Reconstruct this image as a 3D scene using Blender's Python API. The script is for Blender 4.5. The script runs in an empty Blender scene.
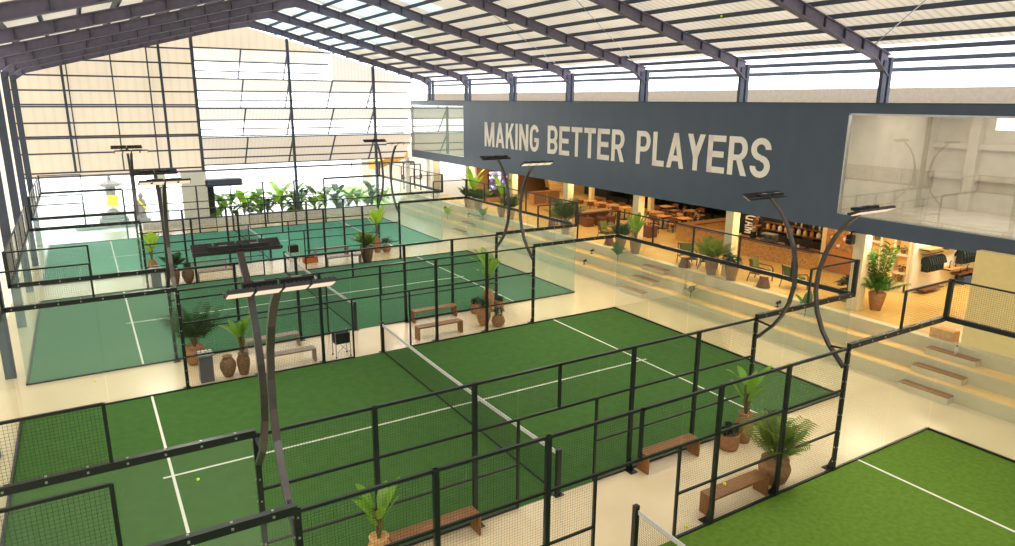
import bpy, math, random
from mathutils import Vector, Matrix
random.seed(7)
C = bpy.context.scene.collection
PI = math.pi

# ------------------------------------------------------------------ materials
MATS = {}
def nodes(name):
    m = bpy.data.materials.new(name); m.use_nodes = True
    nt = m.node_tree; nt.nodes.clear()
    out = nt.nodes.new('ShaderNodeOutputMaterial')
    return m, nt, out
def srgb(r, g, b):
    f = lambda c: (c/255/12.92) if c/255 <= .04045 else ((c/255+.055)/1.055)**2.4
    return (f(r), f(g), f(b), 1)
def mat(name, col, rough=.6, metal=0., var=.08, scale=6., emis=None, estr=0., bump=0., spec=.5, stretch=None):
    """painted / natural surface: base colour with soft noise variation"""
    m, nt, out = nodes(name); L = nt.links
    b = nt.nodes.new('ShaderNodeBsdfPrincipled')
    b.inputs['Roughness'].default_value = rough; b.inputs['Metallic'].default_value = metal
    b.inputs['Specular IOR Level'].default_value = spec
    tc = nt.nodes.new('ShaderNodeTexCoord'); src = tc.outputs['Object']
    if stretch:
        mp = nt.nodes.new('ShaderNodeMapping'); mp.inputs['Scale'].default_value = stretch
        L.new(src, mp.inputs['Vector']); src = mp.outputs['Vector']
    n = nt.nodes.new('ShaderNodeTexNoise'); n.inputs['Scale'].default_value = scale; n.inputs['Detail'].default_value = 4
    L.new(src, n.inputs['Vector'])
    r = nt.nodes.new('ShaderNodeMapRange'); r.inputs['From Min'].default_value = .3; r.inputs['From Max'].default_value = .7
    r.inputs['To Min'].default_value = 1-var; r.inputs['To Max'].default_value = 1+var
    L.new(n.outputs['Fac'], r.inputs['Value'])
    mx = nt.nodes.new('ShaderNodeVectorMath'); mx.operation = 'SCALE'; mx.inputs[0].default_value = col[:3]
    L.new(r.outputs['Result'], mx.inputs['Scale']); L.new(mx.outputs['Vector'], b.inputs['Base Color'])
    if emis:
        b.inputs['Emission Color'].default_value = emis; b.inputs['Emission Strength'].default_value = estr
    if bump:
        bp = nt.nodes.new('ShaderNodeBump'); bp.inputs['Strength'].default_value = bump; bp.inputs['Distance'].default_value = .02
        L.new(n.outputs['Fac'], bp.inputs['Height']); L.new(bp.outputs['Normal'], b.inputs['Normal'])
    L.new(b.outputs['BSDF'], out.inputs['Surface'])
    MATS[name] = m; return m
def ribbed(name, col, axis, period, depth=.12, emis=0., base=.7, rough=.6, blotch=.1, ecol=None):
    """profiled sheet with daylight glow added as emission: stripes along one axis"""
    m, nt, out = nodes(name); L = nt.links
    b = nt.nodes.new('ShaderNodeBsdfPrincipled'); b.inputs['Roughness'].default_value = rough
    tc = nt.nodes.new('ShaderNodeTexCoord'); sp = nt.nodes.new('ShaderNodeSeparateXYZ'); L.new(tc.outputs['Object'], sp.inputs['Vector'])
    mu = nt.nodes.new('ShaderNodeMath'); mu.operation = 'MULTIPLY'; mu.inputs[1].default_value = 2*PI/period
    L.new(sp.outputs[axis], mu.inputs[0])
    si = nt.nodes.new('ShaderNodeMath'); si.operation = 'SINE'; L.new(mu.outputs[0], si.inputs[0])
    r = nt.nodes.new('ShaderNodeMapRange'); r.inputs['From Min'].default_value = .2; r.inputs['From Max'].default_value = .8
    r.inputs['To Min'].default_value = 1; r.inputs['To Max'].default_value = 1-depth; L.new(si.outputs[0], r.inputs['Value'])
    n = nt.nodes.new('ShaderNodeTexNoise'); n.inputs['Scale'].default_value = .45; n.inputs['Detail'].default_value = 5; L.new(tc.outputs['Object'], n.inputs['Vector'])
    r2 = nt.nodes.new('ShaderNodeMapRange'); r2.inputs['From Min'].default_value = .3; r2.inputs['From Max'].default_value = .7
    r2.inputs['To Min'].default_value = 1-blotch; r2.inputs['To Max'].default_value = 1+blotch; L.new(n.outputs['Fac'], r2.inputs['Value'])
    mm = nt.nodes.new('ShaderNodeMath'); mm.operation = 'MULTIPLY'; L.new(r.outputs[0], mm.inputs[0]); L.new(r2.outputs[0], mm.inputs[1])
    v = nt.nodes.new('ShaderNodeVectorMath'); v.operation = 'SCALE'; v.inputs[0].default_value = [c*base for c in col[:3]]; L.new(mm.outputs[0], v.inputs['Scale'])
    L.new(v.outputs['Vector'], b.inputs['Base Color'])
    if emis:
        e = nt.nodes.new('ShaderNodeVectorMath'); e.operation = 'SCALE'; e.inputs[0].default_value = (ecol or col)[:3]; L.new(mm.outputs[0], e.inputs['Scale'])
        L.new(e.outputs['Vector'], b.inputs['Emission Color']); b.inputs['Emission Strength'].default_value = emis
    L.new(b.outputs['BSDF'], out.inputs['Surface'])
    return m
def wiremesh(name, a, c, period, wire, col):
    """welded wire mesh: holes are open, wires are dark"""
    m, nt, out = nodes(name); L = nt.links
    d = nt.nodes.new('ShaderNodeBsdfPrincipled'); d.inputs['Base Color'].default_value = col; d.inputs['Roughness'].default_value = .5
    t = nt.nodes.new('ShaderNodeBsdfTransparent'); mix = nt.nodes.new('ShaderNodeMixShader')
    tc = nt.nodes.new('ShaderNodeTexCoord'); sp = nt.nodes.new('ShaderNodeSeparateXYZ'); L.new(tc.outputs['Object'], sp.inputs['Vector'])
    lo = []
    for ax in (a, c):
        mu = nt.nodes.new('ShaderNodeMath'); mu.operation = 'DIVIDE'; mu.inputs[1].default_value = period; L.new(sp.outputs[ax], mu.inputs[0])
        ad = nt.nodes.new('ShaderNodeMath'); ad.operation = 'ADD'; ad.inputs[1].default_value = 1000.5; L.new(mu.outputs[0], ad.inputs[0])
        fr = nt.nodes.new('ShaderNodeMath'); fr.operation = 'FRACT'; L.new(ad.outputs[0], fr.inputs[0])
        lt = nt.nodes.new('ShaderNodeMath'); lt.operation = 'LESS_THAN'; lt.inputs[1].default_value = wire/period; L.new(fr.outputs[0], lt.inputs[0])
        lo.append(lt)
    mxm = nt.nodes.new('ShaderNodeMath'); mxm.operation = 'MAXIMUM'; L.new(lo[0].outputs[0], mxm.inputs[0]); L.new(lo[1].outputs[0], mxm.inputs[1])
    L.new(mxm.outputs[0], mix.inputs['Fac']); L.new(t.outputs[0], mix.inputs[1]); L.new(d.outputs[0], mix.inputs[2])
    L.new(mix.outputs[0], out.inputs['Surface'])
    return m
def glass(name, tint=(.93, .97, .95), refl=.05, haze=.05, hazecol=(.75, .85, .83), rough=.0, fres=.22):
    """clear toughened pane: tinted see-through, mirror sheen by angle, diffuse milkiness mixed in for backlight haze"""
    m, nt, out = nodes(name); L = nt.links
    t = nt.nodes.new('ShaderNodeBsdfTransparent'); t.inputs['Color'].default_value = (*tint, 1)
    g = nt.nodes.new('ShaderNodeBsdfGlossy'); g.inputs['Roughness'].default_value = rough
    d = nt.nodes.new('ShaderNodeBsdfDiffuse'); d.inputs['Color'].default_value = (*hazecol, 1)
    tr = nt.nodes.new('ShaderNodeBsdfTranslucent'); tr.inputs['Color'].default_value = (*hazecol, 1)
    dd = nt.nodes.new('ShaderNodeMixShader'); dd.inputs['Fac'].default_value = .5
    L.new(d.outputs[0], dd.inputs[1]); L.new(tr.outputs[0], dd.inputs[2])
    lw = nt.nodes.new('ShaderNodeFresnel'); lw.inputs['IOR'].default_value = 1.45
    ad = nt.nodes.new('ShaderNodeMath'); ad.operation = 'ADD'; ad.inputs[1].default_value = refl; ad.use_clamp = True
    hf = nt.nodes.new('ShaderNodeMath'); hf.operation = 'MULTIPLY'; hf.inputs[1].default_value = fres; L.new(lw.outputs[0], hf.inputs[0]); L.new(hf.outputs[0], ad.inputs[0])
    m1 = nt.nodes.new('ShaderNodeMixShader'); m1.inputs['Fac'].default_value = haze; L.new(t.outputs[0], m1.inputs[1]); L.new(dd.outputs[0], m1.inputs[2])
    m2 = nt.nodes.new('ShaderNodeMixShader'); L.new(ad.outputs[0], m2.inputs['Fac']); L.new(m1.outputs[0], m2.inputs[1]); L.new(g.outputs[0], m2.inputs[2])
    L.new(m2.outputs[0], out.inputs['Surface'])
    return m
def glow(name, col, s):
    m, nt, out = nodes(name)
    e = nt.nodes.new('ShaderNodeEmission'); e.inputs['Color'].default_value = col; e.inputs['Strength'].default_value = s
    nt.links.new(e.outputs[0], out.inputs['Surface']); return m
def leafmat(name, col, tcol=None, var=.3):
    m = mat(name, col, rough=.45, var=var, scale=3.)
    nt = m.node_tree; L = nt.links
    b = [n for n in nt.nodes if n.type == 'BSDF_PRINCIPLED'][0]; out = [n for n in nt.nodes if n.type == 'OUTPUT_MATERIAL'][0]
    t = nt.nodes.new('ShaderNodeBsdfTranslucent'); t.inputs['Color'].default_value = tcol or (col[0]*1.6, col[1]*1.5, col[2]*.8, 1)
    mx = nt.nodes.new('ShaderNodeMixShader'); mx.inputs['Fac'].default_value = .35
    L.new(b.outputs[0], mx.inputs[1]); L.new(t.outputs[0], mx.inputs[2]); L.new(mx.outputs[0], out.inputs['Surface']); return m
def tilefloor(name, col, col2, period, rough=.25, var=.05):
    m = mat(name, col, rough=rough, var=var, scale=1.2)
    nt = m.node_tree; L = nt.links
    b = [n for n in nt.nodes if n.type == 'BSDF_PRINCIPLED'][0]; tc = [n for n in nt.nodes if n.type == 'TEX_COORD'][0]
    br = nt.nodes.new('ShaderNodeTexBrick'); br.inputs['Scale'].default_value = 1; br.inputs['Brick Width'].default_value = period
    br.inputs['Row Height'].default_value = period; br.offset = 0; br.inputs['Mortar Size'].default_value = .006
    br.inputs['Color1'].default_value = (1, 1, 1, 1); br.inputs['Color2'].default_value = (.96, .96, .96, 1); br.inputs['Mortar'].default_value = (*[a/b_ for a, b_ in zip(col2[:3], col[:3])], 1)
    L.new(tc.outputs['Object'], br.inputs['Vector'])
    src = b.inputs['Base Color'].links[0].from_socket
    mu = nt.nodes.new('ShaderNodeVectorMath'); mu.operation = 'MULTIPLY'; L.new(src, mu.inputs[0]); L.new(br.outputs['Color'], mu.inputs[1])
    L.new(mu.outputs[0], b.inputs['Base Color']); return m
def brickmat(name, c1, c2, mortar, w=.3, h=.1, axes='XZ'):
    m, nt, out = nodes(name); L = nt.links
    b = nt.nodes.new('ShaderNodeBsdfPrincipled'); b.inputs['Roughness'].default_value = .8
    tc = nt.nodes.new('ShaderNodeTexCoord'); sp = nt.nodes.new('ShaderNodeSeparateXYZ'); L.new(tc.outputs['Object'], sp.inputs[0])
    cb = nt.nodes.new('ShaderNodeCombineXYZ'); L.new(sp.outputs[axes[0]], cb.inputs[0]); L.new(sp.outputs[axes[1]], cb.inputs[1])
    br = nt.nodes.new('ShaderNodeTexBrick'); br.inputs['Scale'].default_value = 1; br.inputs['Brick Width'].default_value = w; br.inputs['Row Height'].default_value = h
    br.inputs['Mortar Size'].default_value = .012; br.inputs['Color1'].default_value = c1; br.inputs['Color2'].default_value = c2; br.inputs['Mortar'].default_value = mortar
    L.new(cb.outputs[0], br.inputs['Vector']); L.new(br.outputs['Color'], b.inputs['Base Color']); L.new(b.outputs[0], out.inputs['Surface']); return m
def terrazzo(name, base, spots, scale=14):
    m, nt, out = nodes(name); L = nt.links
    b = nt.nodes.new('ShaderNodeBsdfPrincipled'); b.inputs['Roughness'].default_value = .5
    tc = nt.nodes.new('ShaderNodeTexCoord'); v = nt.nodes.new('ShaderNodeTexVoronoi'); v.inputs['Scale'].default_value = scale; L.new(tc.outputs['Object'], v.inputs['Vector'])
    sp = nt.nodes.new('ShaderNodeSeparateColor'); L.new(v.outputs['Color'], sp.inputs[0])
    cr = nt.nodes.new('ShaderNodeValToRGB'); cr.color_ramp.interpolation = 'CONSTANT'
    els = [(0, base)]+[(p, c) for p, c in spots]
    cr.color_ramp.elements[0].color = base; cr.color_ramp.elements[1].position = els[1][0]; cr.color_ramp.elements[1].color = els[1][1]
    for p, c in els[2:]:
        e = cr.color_ramp.elements.new(p); e.color = c
    L.new(sp.outputs[0], cr.inputs[0]); L.new(cr.outputs[0], b.inputs['Base Color']); L.new(b.outputs[0], out.inputs['Surface']); return m

BLK = mat('black_powder_coat', srgb(25, 33, 35), rough=.35, var=.1)
BLKM = mat('matt_black', srgb(16, 18, 20), rough=.7)
LAMPM = mat('lamp_pole_paint', srgb(72, 68, 68), rough=.3, metal=.3)
STEEL = mat('painted_roof_steel', srgb(118, 112, 134), rough=.6, var=.12)
STEELD = mat('dark_purlin_steel', srgb(70, 78, 96), rough=.6)
HEADM = mat('lamp_housing', srgb(52, 48, 50), rough=.6)
GREYC = mat('grey_casting', srgb(120, 118, 118), rough=.4, metal=.5)
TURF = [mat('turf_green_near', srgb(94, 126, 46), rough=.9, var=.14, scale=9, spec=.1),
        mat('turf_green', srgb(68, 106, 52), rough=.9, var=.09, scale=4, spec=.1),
        mat('turf_green_beyond_hazed', srgb(70, 120, 84), rough=.85, var=.07, scale=4, spec=.15),  # bluish backlight haze mixed into the turf colour
        mat('turf_green_far_hazed', srgb(84, 160, 132), rough=.8, var=.05, scale=4, spec=.2)]  # paler teal, stronger backlight haze painted into the green
LINE = mat('white_line_paint', srgb(232, 232, 222), rough=.7, var=.03)
FLOORM = mat('polished_sand_floor', srgb(232, 214, 176), rough=.24, var=.04, scale=.8)
TREADM = mat('lamplit_tread_stone', srgb(238, 202, 136), rough=.5, var=.1, scale=1.5)  # orange tone carries the warm lamp light on the treads
STEPM = mat('cast_step_stone', srgb(206, 198, 166), rough=.5, var=.05, scale=1.5)
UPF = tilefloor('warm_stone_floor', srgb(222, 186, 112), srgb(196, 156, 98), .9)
WOOD = mat('teak_slats', srgb(142, 96, 52), rough=.45, var=.25, scale=4, stretch=(1, 10, 1))
WOODD = mat('dark_rattan', srgb(112, 66, 40), rough=.6, var=.25, scale=14)
WOODT = mat('oak_table_top', srgb(205, 146, 88), rough=.45, var=.15, scale=5, stretch=(1, 8, 1))
WOODP = mat('wood_wall_panel', srgb(142, 110, 76), rough=.5, var=.12, scale=3, stretch=(12, 1, 1))
CREAM = mat('cream_plaster', srgb(232, 214, 178), rough=.8, var=.03)
CREAMY = mat('lamplit_cream_plaster', srgb(250, 226, 160), rough=.8, var=.03)  # yellowed copy of the cream, warm lamp light put into its colour
CREAMC = mat('cream_column_paint', srgb(226, 210, 172), rough=.7, var=.03)
WHITE = mat('white_plaster', srgb(238, 236, 230), rough=.8, var=.02)
FACADE = mat('slate_blue_render', srgb(74, 88, 110), rough=.42, var=.07, scale=1.3, stretch=(1, 1, .4))
LETT = mat('off_white_lettering', srgb(236, 228, 216), rough=.6, var=.02, emis=srgb(236, 228, 216), estr=.12)
DARKW = mat('dark_green_black_wall', srgb(30, 36, 32), rough=.8, var=.3, scale=4)
TERRA = mat('terracotta', srgb(168, 122, 84), rough=.75, var=.2, scale=9, bump=.3)
TERRAL = mat('pale_clay', srgb(212, 164, 108), rough=.8, var=.15, scale=9, bump=.3)
TERRAD = mat('mottled_brown_clay', srgb(134, 102, 68), rough=.7, var=.4, scale=16, bump=.3)
SOIL = mat('potting_soil', srgb(50, 38, 30), rough=1, var=.3, scale=20)
LEAFP = leafmat('palm_leaf', srgb(110, 136, 56))
LEAFD = leafmat('dark_leaf', srgb(40, 78, 40))
LEAFB = leafmat('banana_leaf', srgb(104, 150, 48))
LEAFG = leafmat('fiddle_leaf', srgb(50, 108, 42))
LEAFK = leafmat('blackish_leaf', srgb(30, 44, 34))
LEAFY = leafmat('yellow_green_leaf', srgb(150, 190, 60))  # pale yellow-green leaf colour
STEM = mat('plant_stem', srgb(112, 104, 58), rough=.7, var=.2)
CUSH = mat('olive_cushion', srgb(94, 104, 46), rough=.9, var=.1, scale=20)
CONC = mat('weathered_concrete', srgb(196, 184, 160), rough=.9, var=.14, scale=1.6)
STONE = mat('carved_grey_stone', srgb(142, 142, 138), rough=.9, var=.25, scale=7, bump=.5)
YELLOW = mat('yellow_cloth', srgb(240, 214, 40), rough=.9, emis=srgb(240, 214, 40), estr=.25)
BALL = mat('tennis_ball_felt', srgb(220, 235, 40), rough=.9, var=.05, emis=srgb(220, 235, 40), estr=.15)
NETW = mat('white_net_tape', srgb(214, 212, 214), rough=.8, var=.06, scale=30)
METAL = mat('brushed_metal', srgb(190, 190, 190), rough=.3, metal=.8)
BINM = mat('grey_bin_shell', srgb(104, 102, 106), rough=.5)
COUNTER = terrazzo('sandstone_bar_front', srgb(206, 158, 84), [(.55, srgb(190, 140, 74)), (.75, srgb(214, 172, 104)), (.9, srgb(172, 122, 66))], 22)
BARTOP = mat('bar_top_wood', srgb(128, 80, 46), rough=.35, var=.2, scale=4, stretch=(6, 1, 1))
ARTM = terrazzo('mosaic_wall_art', srgb(158, 104, 52), [(.45, srgb(176, 122, 66)), (.62, srgb(120, 112, 132)), (.74, srgb(206, 196, 190)), (.84, srgb(140, 90, 46))], 9)
BRICK = brickmat('sand_brick', srgb(206, 168, 112), srgb(188, 148, 94), srgb(140, 110, 72), .36, .12)
THATCH = mat('thatch_straw', srgb(214, 160, 70), rough=.95, var=.3, scale=12, stretch=(1, 6, 6), bump=.4)
GARM = mat('dark_teal_fabric', srgb(30, 46, 48), rough=.9, var=.2, scale=14)
GARW = mat('white_fabric', srgb(220, 218, 212), rough=.9)
DENIM = mat('blue_fabric', srgb(70, 96, 140), rough=.9, var=.2, scale=10)
SKIN = mat('skin', srgb(150, 104, 78), rough=.6, var=.05)
HAIR = mat('dark_hair', srgb(22, 18, 16), rough=.6)
SHIRT = mat('black_shirt', srgb(24, 26, 30), rough=.9)
SHIRTW = mat('pale_shirt', srgb(200, 196, 188), rough=.9)
APRON = mat('brown_apron', srgb(120, 76, 46), rough=.9)
LAWN = mat('light_green_lawn', srgb(150, 205, 90), rough=1, var=.12, scale=6)  # light green grass colour
PAVE = mat('pale_paving', srgb(222, 222, 218), rough=.8, var=.05)
ORANGE = mat('orange_crate_plastic', srgb(206, 110, 48), rough=.5)
ROOFM = ribbed('roof_sheet', srgb(224, 212, 196), 'Y', .25, .2, emis=.68, base=.75, blotch=.13)  # emission added as soft fill light for the hall
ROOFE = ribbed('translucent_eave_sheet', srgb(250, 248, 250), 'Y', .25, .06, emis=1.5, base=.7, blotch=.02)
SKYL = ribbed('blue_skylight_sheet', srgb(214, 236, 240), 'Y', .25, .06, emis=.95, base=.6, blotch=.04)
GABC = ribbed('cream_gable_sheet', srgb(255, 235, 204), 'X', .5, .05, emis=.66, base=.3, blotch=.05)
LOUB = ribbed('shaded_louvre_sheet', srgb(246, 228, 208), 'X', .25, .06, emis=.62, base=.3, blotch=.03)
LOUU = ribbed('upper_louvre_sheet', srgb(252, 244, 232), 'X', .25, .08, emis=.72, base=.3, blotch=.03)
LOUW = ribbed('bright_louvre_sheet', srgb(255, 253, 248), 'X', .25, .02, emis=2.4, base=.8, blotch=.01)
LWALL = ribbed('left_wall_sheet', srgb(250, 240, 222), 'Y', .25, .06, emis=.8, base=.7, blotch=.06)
MESHX = wiremesh('welded_mesh_lengthwise', 'X', 'Z', .05, .0036, srgb(40, 48, 48))
MESHY = wiremesh('welded_mesh_crosswise', 'Y', 'Z', .05, .0034, srgb(80, 84, 84))
NETM = wiremesh('knotted_net', 'Y', 'Z', .045, .0055, srgb(30, 34, 34))
MESHL = wiremesh('lit_mesh_left_end', 'Y', 'Z', .05, .022, srgb(165, 154, 142))  # wires widened, and paled to look lit at a grazing angle
GLASS = glass('court_glass', tint=(.93, .965, .95), refl=.0, haze=.06)
GLASSF = glass('far_court_glass', tint=(.92, .97, .955), refl=.01, haze=.14, hazecol=(.72, .94, .9))  # more milky teal, imitates daylight haze over the far courts
GLASSM = glass('mirror_glass', tint=(.62, .72, .6), refl=.3, haze=.1, hazecol=(.8, .85, .72))
GLASSR = glass('room_glass', tint=(.9, .9, .88), refl=.12, haze=.14, hazecol=(.85, .85, .8))
LED = glow('led_panel_glow', srgb(255, 232, 196), .8)
SCREEN = terrazzo('screen_picture', srgb(70, 60, 110), [(.3, srgb(120, 110, 160)), (.5, srgb(230, 226, 240)), (.72, srgb(50, 44, 80)), (.85, srgb(170, 160, 205))], 5)
_b = [n for n in SCREEN.node_tree.nodes if n.type == 'BSDF_PRINCIPLED'][0]
_c = [n for n in SCREEN.node_tree.nodes if n.type == 'VALTORGB'][0]
SCREEN.node_tree.links.new(_c.outputs[0], _b.inputs['Emission Color']); _b.inputs['Emission Strength'].default_value = .8

# ------------------------------------------------------------------ geometry helpers
class MB:
    def __init__(s): s.v = []; s.f = []; s.m = []; s.k = 0
    def face(s, idx): s.f.append(idx); s.m.append(s.k)
    def box(s, x0, x1, y0, y1, z0, z1):
        b = len(s.v)
        s.v += [(x, y, z) for z in (z0, z1) for y in (y0, y1) for x in (x0, x1)]
        for q in ((0, 2, 3, 1), (4, 5, 7, 6), (0, 1, 5, 4), (2, 6, 7, 3), (0, 4, 6, 2), (1, 3, 7, 5)): s.face([b+i for i in q])
        return s
    def cbox(s, c, d, M=None):
        b = len(s.v); M = M or Matrix()
        for z in (-.5, .5):
            for y in (-.5, .5):
                for x in (-.5, .5): s.v.append(tuple(Vector(c)+M.to_3x3() @ Vector((x*d[0], y*d[1], z*d[2]))))
        for q in ((0, 2, 3, 1), (4, 5, 7, 6), (0, 1, 5, 4), (2, 6, 7, 3), (0, 4, 6, 2), (1, 3, 7, 5)): s.face([b+i for i in q])
        return s
    def bar(s, p, q, w, h, up=(0, 0, 1)):
        return s.sweep([p, q], w, h, up)
    def sweep(s, pts, w, h, up=(0, 0, 1)):
        """rectangular section swept along points; w across, h along the up direction"""
        pts = [Vector(p) for p in pts]; up = Vector(up); b = len(s.v); n = len(pts)
        for i, p in enumerate(pts):
            t = (pts[min(i+1, n-1)]-pts[max(i-1, 0)]).normalized()
            a = t.cross(up)
            if a.length < 1e-4: a = t.cross(Vector((1, 0, 0)))
            a.normalize(); c = a.cross(t).normalized()
            for sa, sc in ((-1, -1), (1, -1), (1, 1), (-1, 1)): s.v.append(tuple(p+a*sa*w/2+c*sc*h/2))
        for i in range(n-1):
            for j in range(4): s.face([b+i*4+j, b+i*4+(j+1) % 4, b+i*4+4+(j+1) % 4, b+i*4+4+j])
        s.face([b+3, b+2, b+1, b]); s.face([b+(n-1)*4+j for j in range(4)])
        return s
    def tube(s, pts, r, n=8):
        pts = [Vector(p) for p in pts]; rs = r if isinstance(r, (list, tuple)) else [r]*len(pts); b = len(s.v); k = len(pts)
        for i, p in enumerate(pts):
            t = (pts[min(i+1, k-1)]-pts[max(i-1, 0)]).normalized()
            a = t.cross(Vector((0, 0, 1)) if abs(t.z) < .95 else Vector((1, 0, 0))).normalized(); c = t.cross(a)
            for j in range(n):
                th = 2*PI*j/n; s.v.append(tuple(p+(a*math.cos(th)+c*math.sin(th))*rs[i]))
        for i in range(k-1):
            for j in range(n): s.face([b+i*n+j, b+i*n+(j+1) % n, b+(i+1)*n+(j+1) % n, b+(i+1)*n+j])
        s.face([b+j for j in range(n)][::-1]); s.face([b+(k-1)*n+j for j in range(n)])
        return s
    def lathe(s, prof, n=20, c=(0, 0, 0)):
        b = len(s.v)
        for r, z in prof:
            for j in range(n): s.v.append((c[0]+r*math.cos(2*PI*j/n), c[1]+r*math.sin(2*PI*j/n), c[2]+z))
        for i in range(len(prof)-1):
            for j in range(n): s.face([b+i*n+j, b+i*n+(j+1) % n, b+(i+1)*n+(j+1) % n, b+(i+1)*n+j])
        if prof[0][0] > 1e-3: s.face([b+j for j in range(n)][::-1])
        if prof[-1][0] > 1e-3: s.face([b+(len(prof)-1)*n+j for j in range(n)])
        return s
    def quad(s, a, b_, c, d):
        b = len(s.v); s.v += [tuple(a), tuple(b_), tuple(c), tuple(d)]; s.face([b, b+1, b+2, b+3]); return s
    def poly(s, pts):
        b = len(s.v); s.v += [tuple(p) for p in pts]; s.face(list(range(b, b+len(pts)))); return s
    def ell(s, c, r, n=10, m=6):
        prof = [(max(math.sin(PI*i/m), 1e-4)*1., -math.cos(PI*i/m)) for i in range(m+1)]
        b = len(s.v); s.lathe(prof, n)
        for i in range(b, len(s.v)):
            x, y, z = s.v[i]; s.v[i] = (c[0]+x*r[0], c[1]+y*r[1], c[2]+z*r[2])
        return s
    def build(s, name, mats, parent=None, smooth=False, bevel=0):
        me = bpy.data.meshes.new(name); me.from_pydata(s.v, [], s.f); me.update()
        for m in (mats if isinstance(mats, (list, tuple)) else [mats]): me.materials.append(m)
        if any(s.m): me.polygons.foreach_set('material_index', s.m)
        if smooth: me.polygons.foreach_set('use_smooth', [True]*len(me.polygons))
        o = bpy.data.objects.new(name, me); C.objects.link(o)
        if parent: o.parent = parent
        if bevel:
            md = o.modifiers.new('bevel', 'BEVEL'); md.width = bevel; md.segments = 2; md.limit_method = 'ANGLE'
        return o
def thing(name, label, cat, loc=(0, 0, 0), rz=0., group=None):
    o = bpy.data.objects.new(name, None); C.objects.link(o); o.empty_display_size = .2
    o.location = loc; o.rotation_euler = (0, 0, rz); o['label'] = label; o['category'] = cat
    if group: o['group'] = group
    return o
def tag(o, label, cat, group=None):
    o['label'] = label; o['category'] = cat
    if group: o['group'] = group
    return o
def struct(name, mb, m, parent=None, **k):
    o = mb.build(name, m, parent, **k); o['kind'] = 'structure'; return o
def sgroup(name):
    o = bpy.data.objects.new(name, None); C.objects.link(o); o['kind'] = 'structure'; return o
def dup(root, loc, rz=0., label=None, scale=None):
    r = root.copy(); C.objects.link(r); r.location = loc; r.rotation_euler = (0, 0, rz)
    if label: r['label'] = label
    if scale: r.scale = (scale,)*3
    for ch in list(root.children):
        c = ch.copy(); C.objects.link(c); c.parent = r
        for g in ch.children:
            d = g.copy(); C.objects.link(d); d.parent = c
    return r

def area(name, loc, sx, sy, power, col, rot=(0, 0, 0), spread=PI):
    l = bpy.data.lights.new(name, 'AREA'); l.shape = 'RECTANGLE'; l.size = sx; l.size_y = sy; l.energy = power; l.color = col; l.spread = spread
    o = bpy.data.objects.new(name, l); C.objects.link(o); o.location = loc; o.rotation_euler = rot; return o
# ------------------------------------------------------------------ layout constants (metres; x along the courts, y away, z up)
AIS = [(-7.46, -5.0), (5.0, 7.71), (17.71, 20.73)]      # aisles between courts
CY = [-12.46, 0.0, 12.71, 25.73]                        # court centre lines
UZ = 1.26                                               # upper terrace level
FX = 14.1                                               # face of the dark upper wall
FRY = [3.04+5.59*k for k in range(-3, 6)]               # steel frames
ROW = ['court cut off by the bottom right corner', 'large court in the middle', 'second court beyond the middle one', 'farthest court']

# ------------------------------------------------------------------ room shell
struct('floor', MB().box(-11, 12.3, -21, 34.0, -.1, 0), FLOORM)
fl = sgroup('floor_steps')
for i, (x0, x1) in enumerate(((12.3, 12.92), (12.92, 13.54), (13.54, 26))):
    t = MB().box(x0, x1, -21, 34.0 if i < 2 else 33.9, -.1, .42*(i+1))
    if i == 2:
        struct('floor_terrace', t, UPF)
    else:
        struct('riser', t, STEPM, fl)
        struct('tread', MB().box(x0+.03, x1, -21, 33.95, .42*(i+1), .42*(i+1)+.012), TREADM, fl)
struct('riser', MB().box(13.53, 13.85, -21, 33.9, .84, 1.262), STEPM, fl)
# ground outside
struct('ground', MB().box(-40, 60, 34.9, 90, -.3, -.05), PAVE)
struct('lawn', MB().box(12.0, 22, 35.2, 50, -.1, -.02), LAWN)
# left wall
struct('wall_left', MB().box(-11.1, -11, -21, 34.2, 0, 9.6), LWALL)
# back wall of terrace building, parapet, soffit
struct('wall_back', MB().box(25, 25.2, -21, 34, 1.2, 4.0), DARKW)
struct('ceiling_restaurant', MB().box(14.3, 25.2, -21, 34.2, 4.0, 4.2), CREAM)
struct('wall_parapet', MB().box(20, 20.2, -21, 44, 4.2, 8.78), mat('dull_parapet_render', srgb(116, 104, 90), rough=.9))
struct('wall_rear_hall', MB().box(-11, 26, -21.2, -21, 0, 9), CREAM)
# dark upper wall with two window openings
wu = sgroup('wall_upper')
w = MB()
w.box(FX, FX+.2, -21, 34.3, 7.86, 8.16)
w.box(FX, FX+.2, -21, 34.3, 3.95, 4.5)
w.box(FX, FX+.2, -1.6, 25.7, 4.5, 7.86)
w.box(FX, FX+.2, 34.15, 34.3, 4.5, 7.86)
w.box(FX, FX+.2, -21, -14, 4.5, 7.86)
struct('wall_face', w, FACADE, wu)
struct('wall_coping', MB().box(FX-.02, FX+.35, -21, 34.3, 8.16, 8.2), STEELD, wu)
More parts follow.
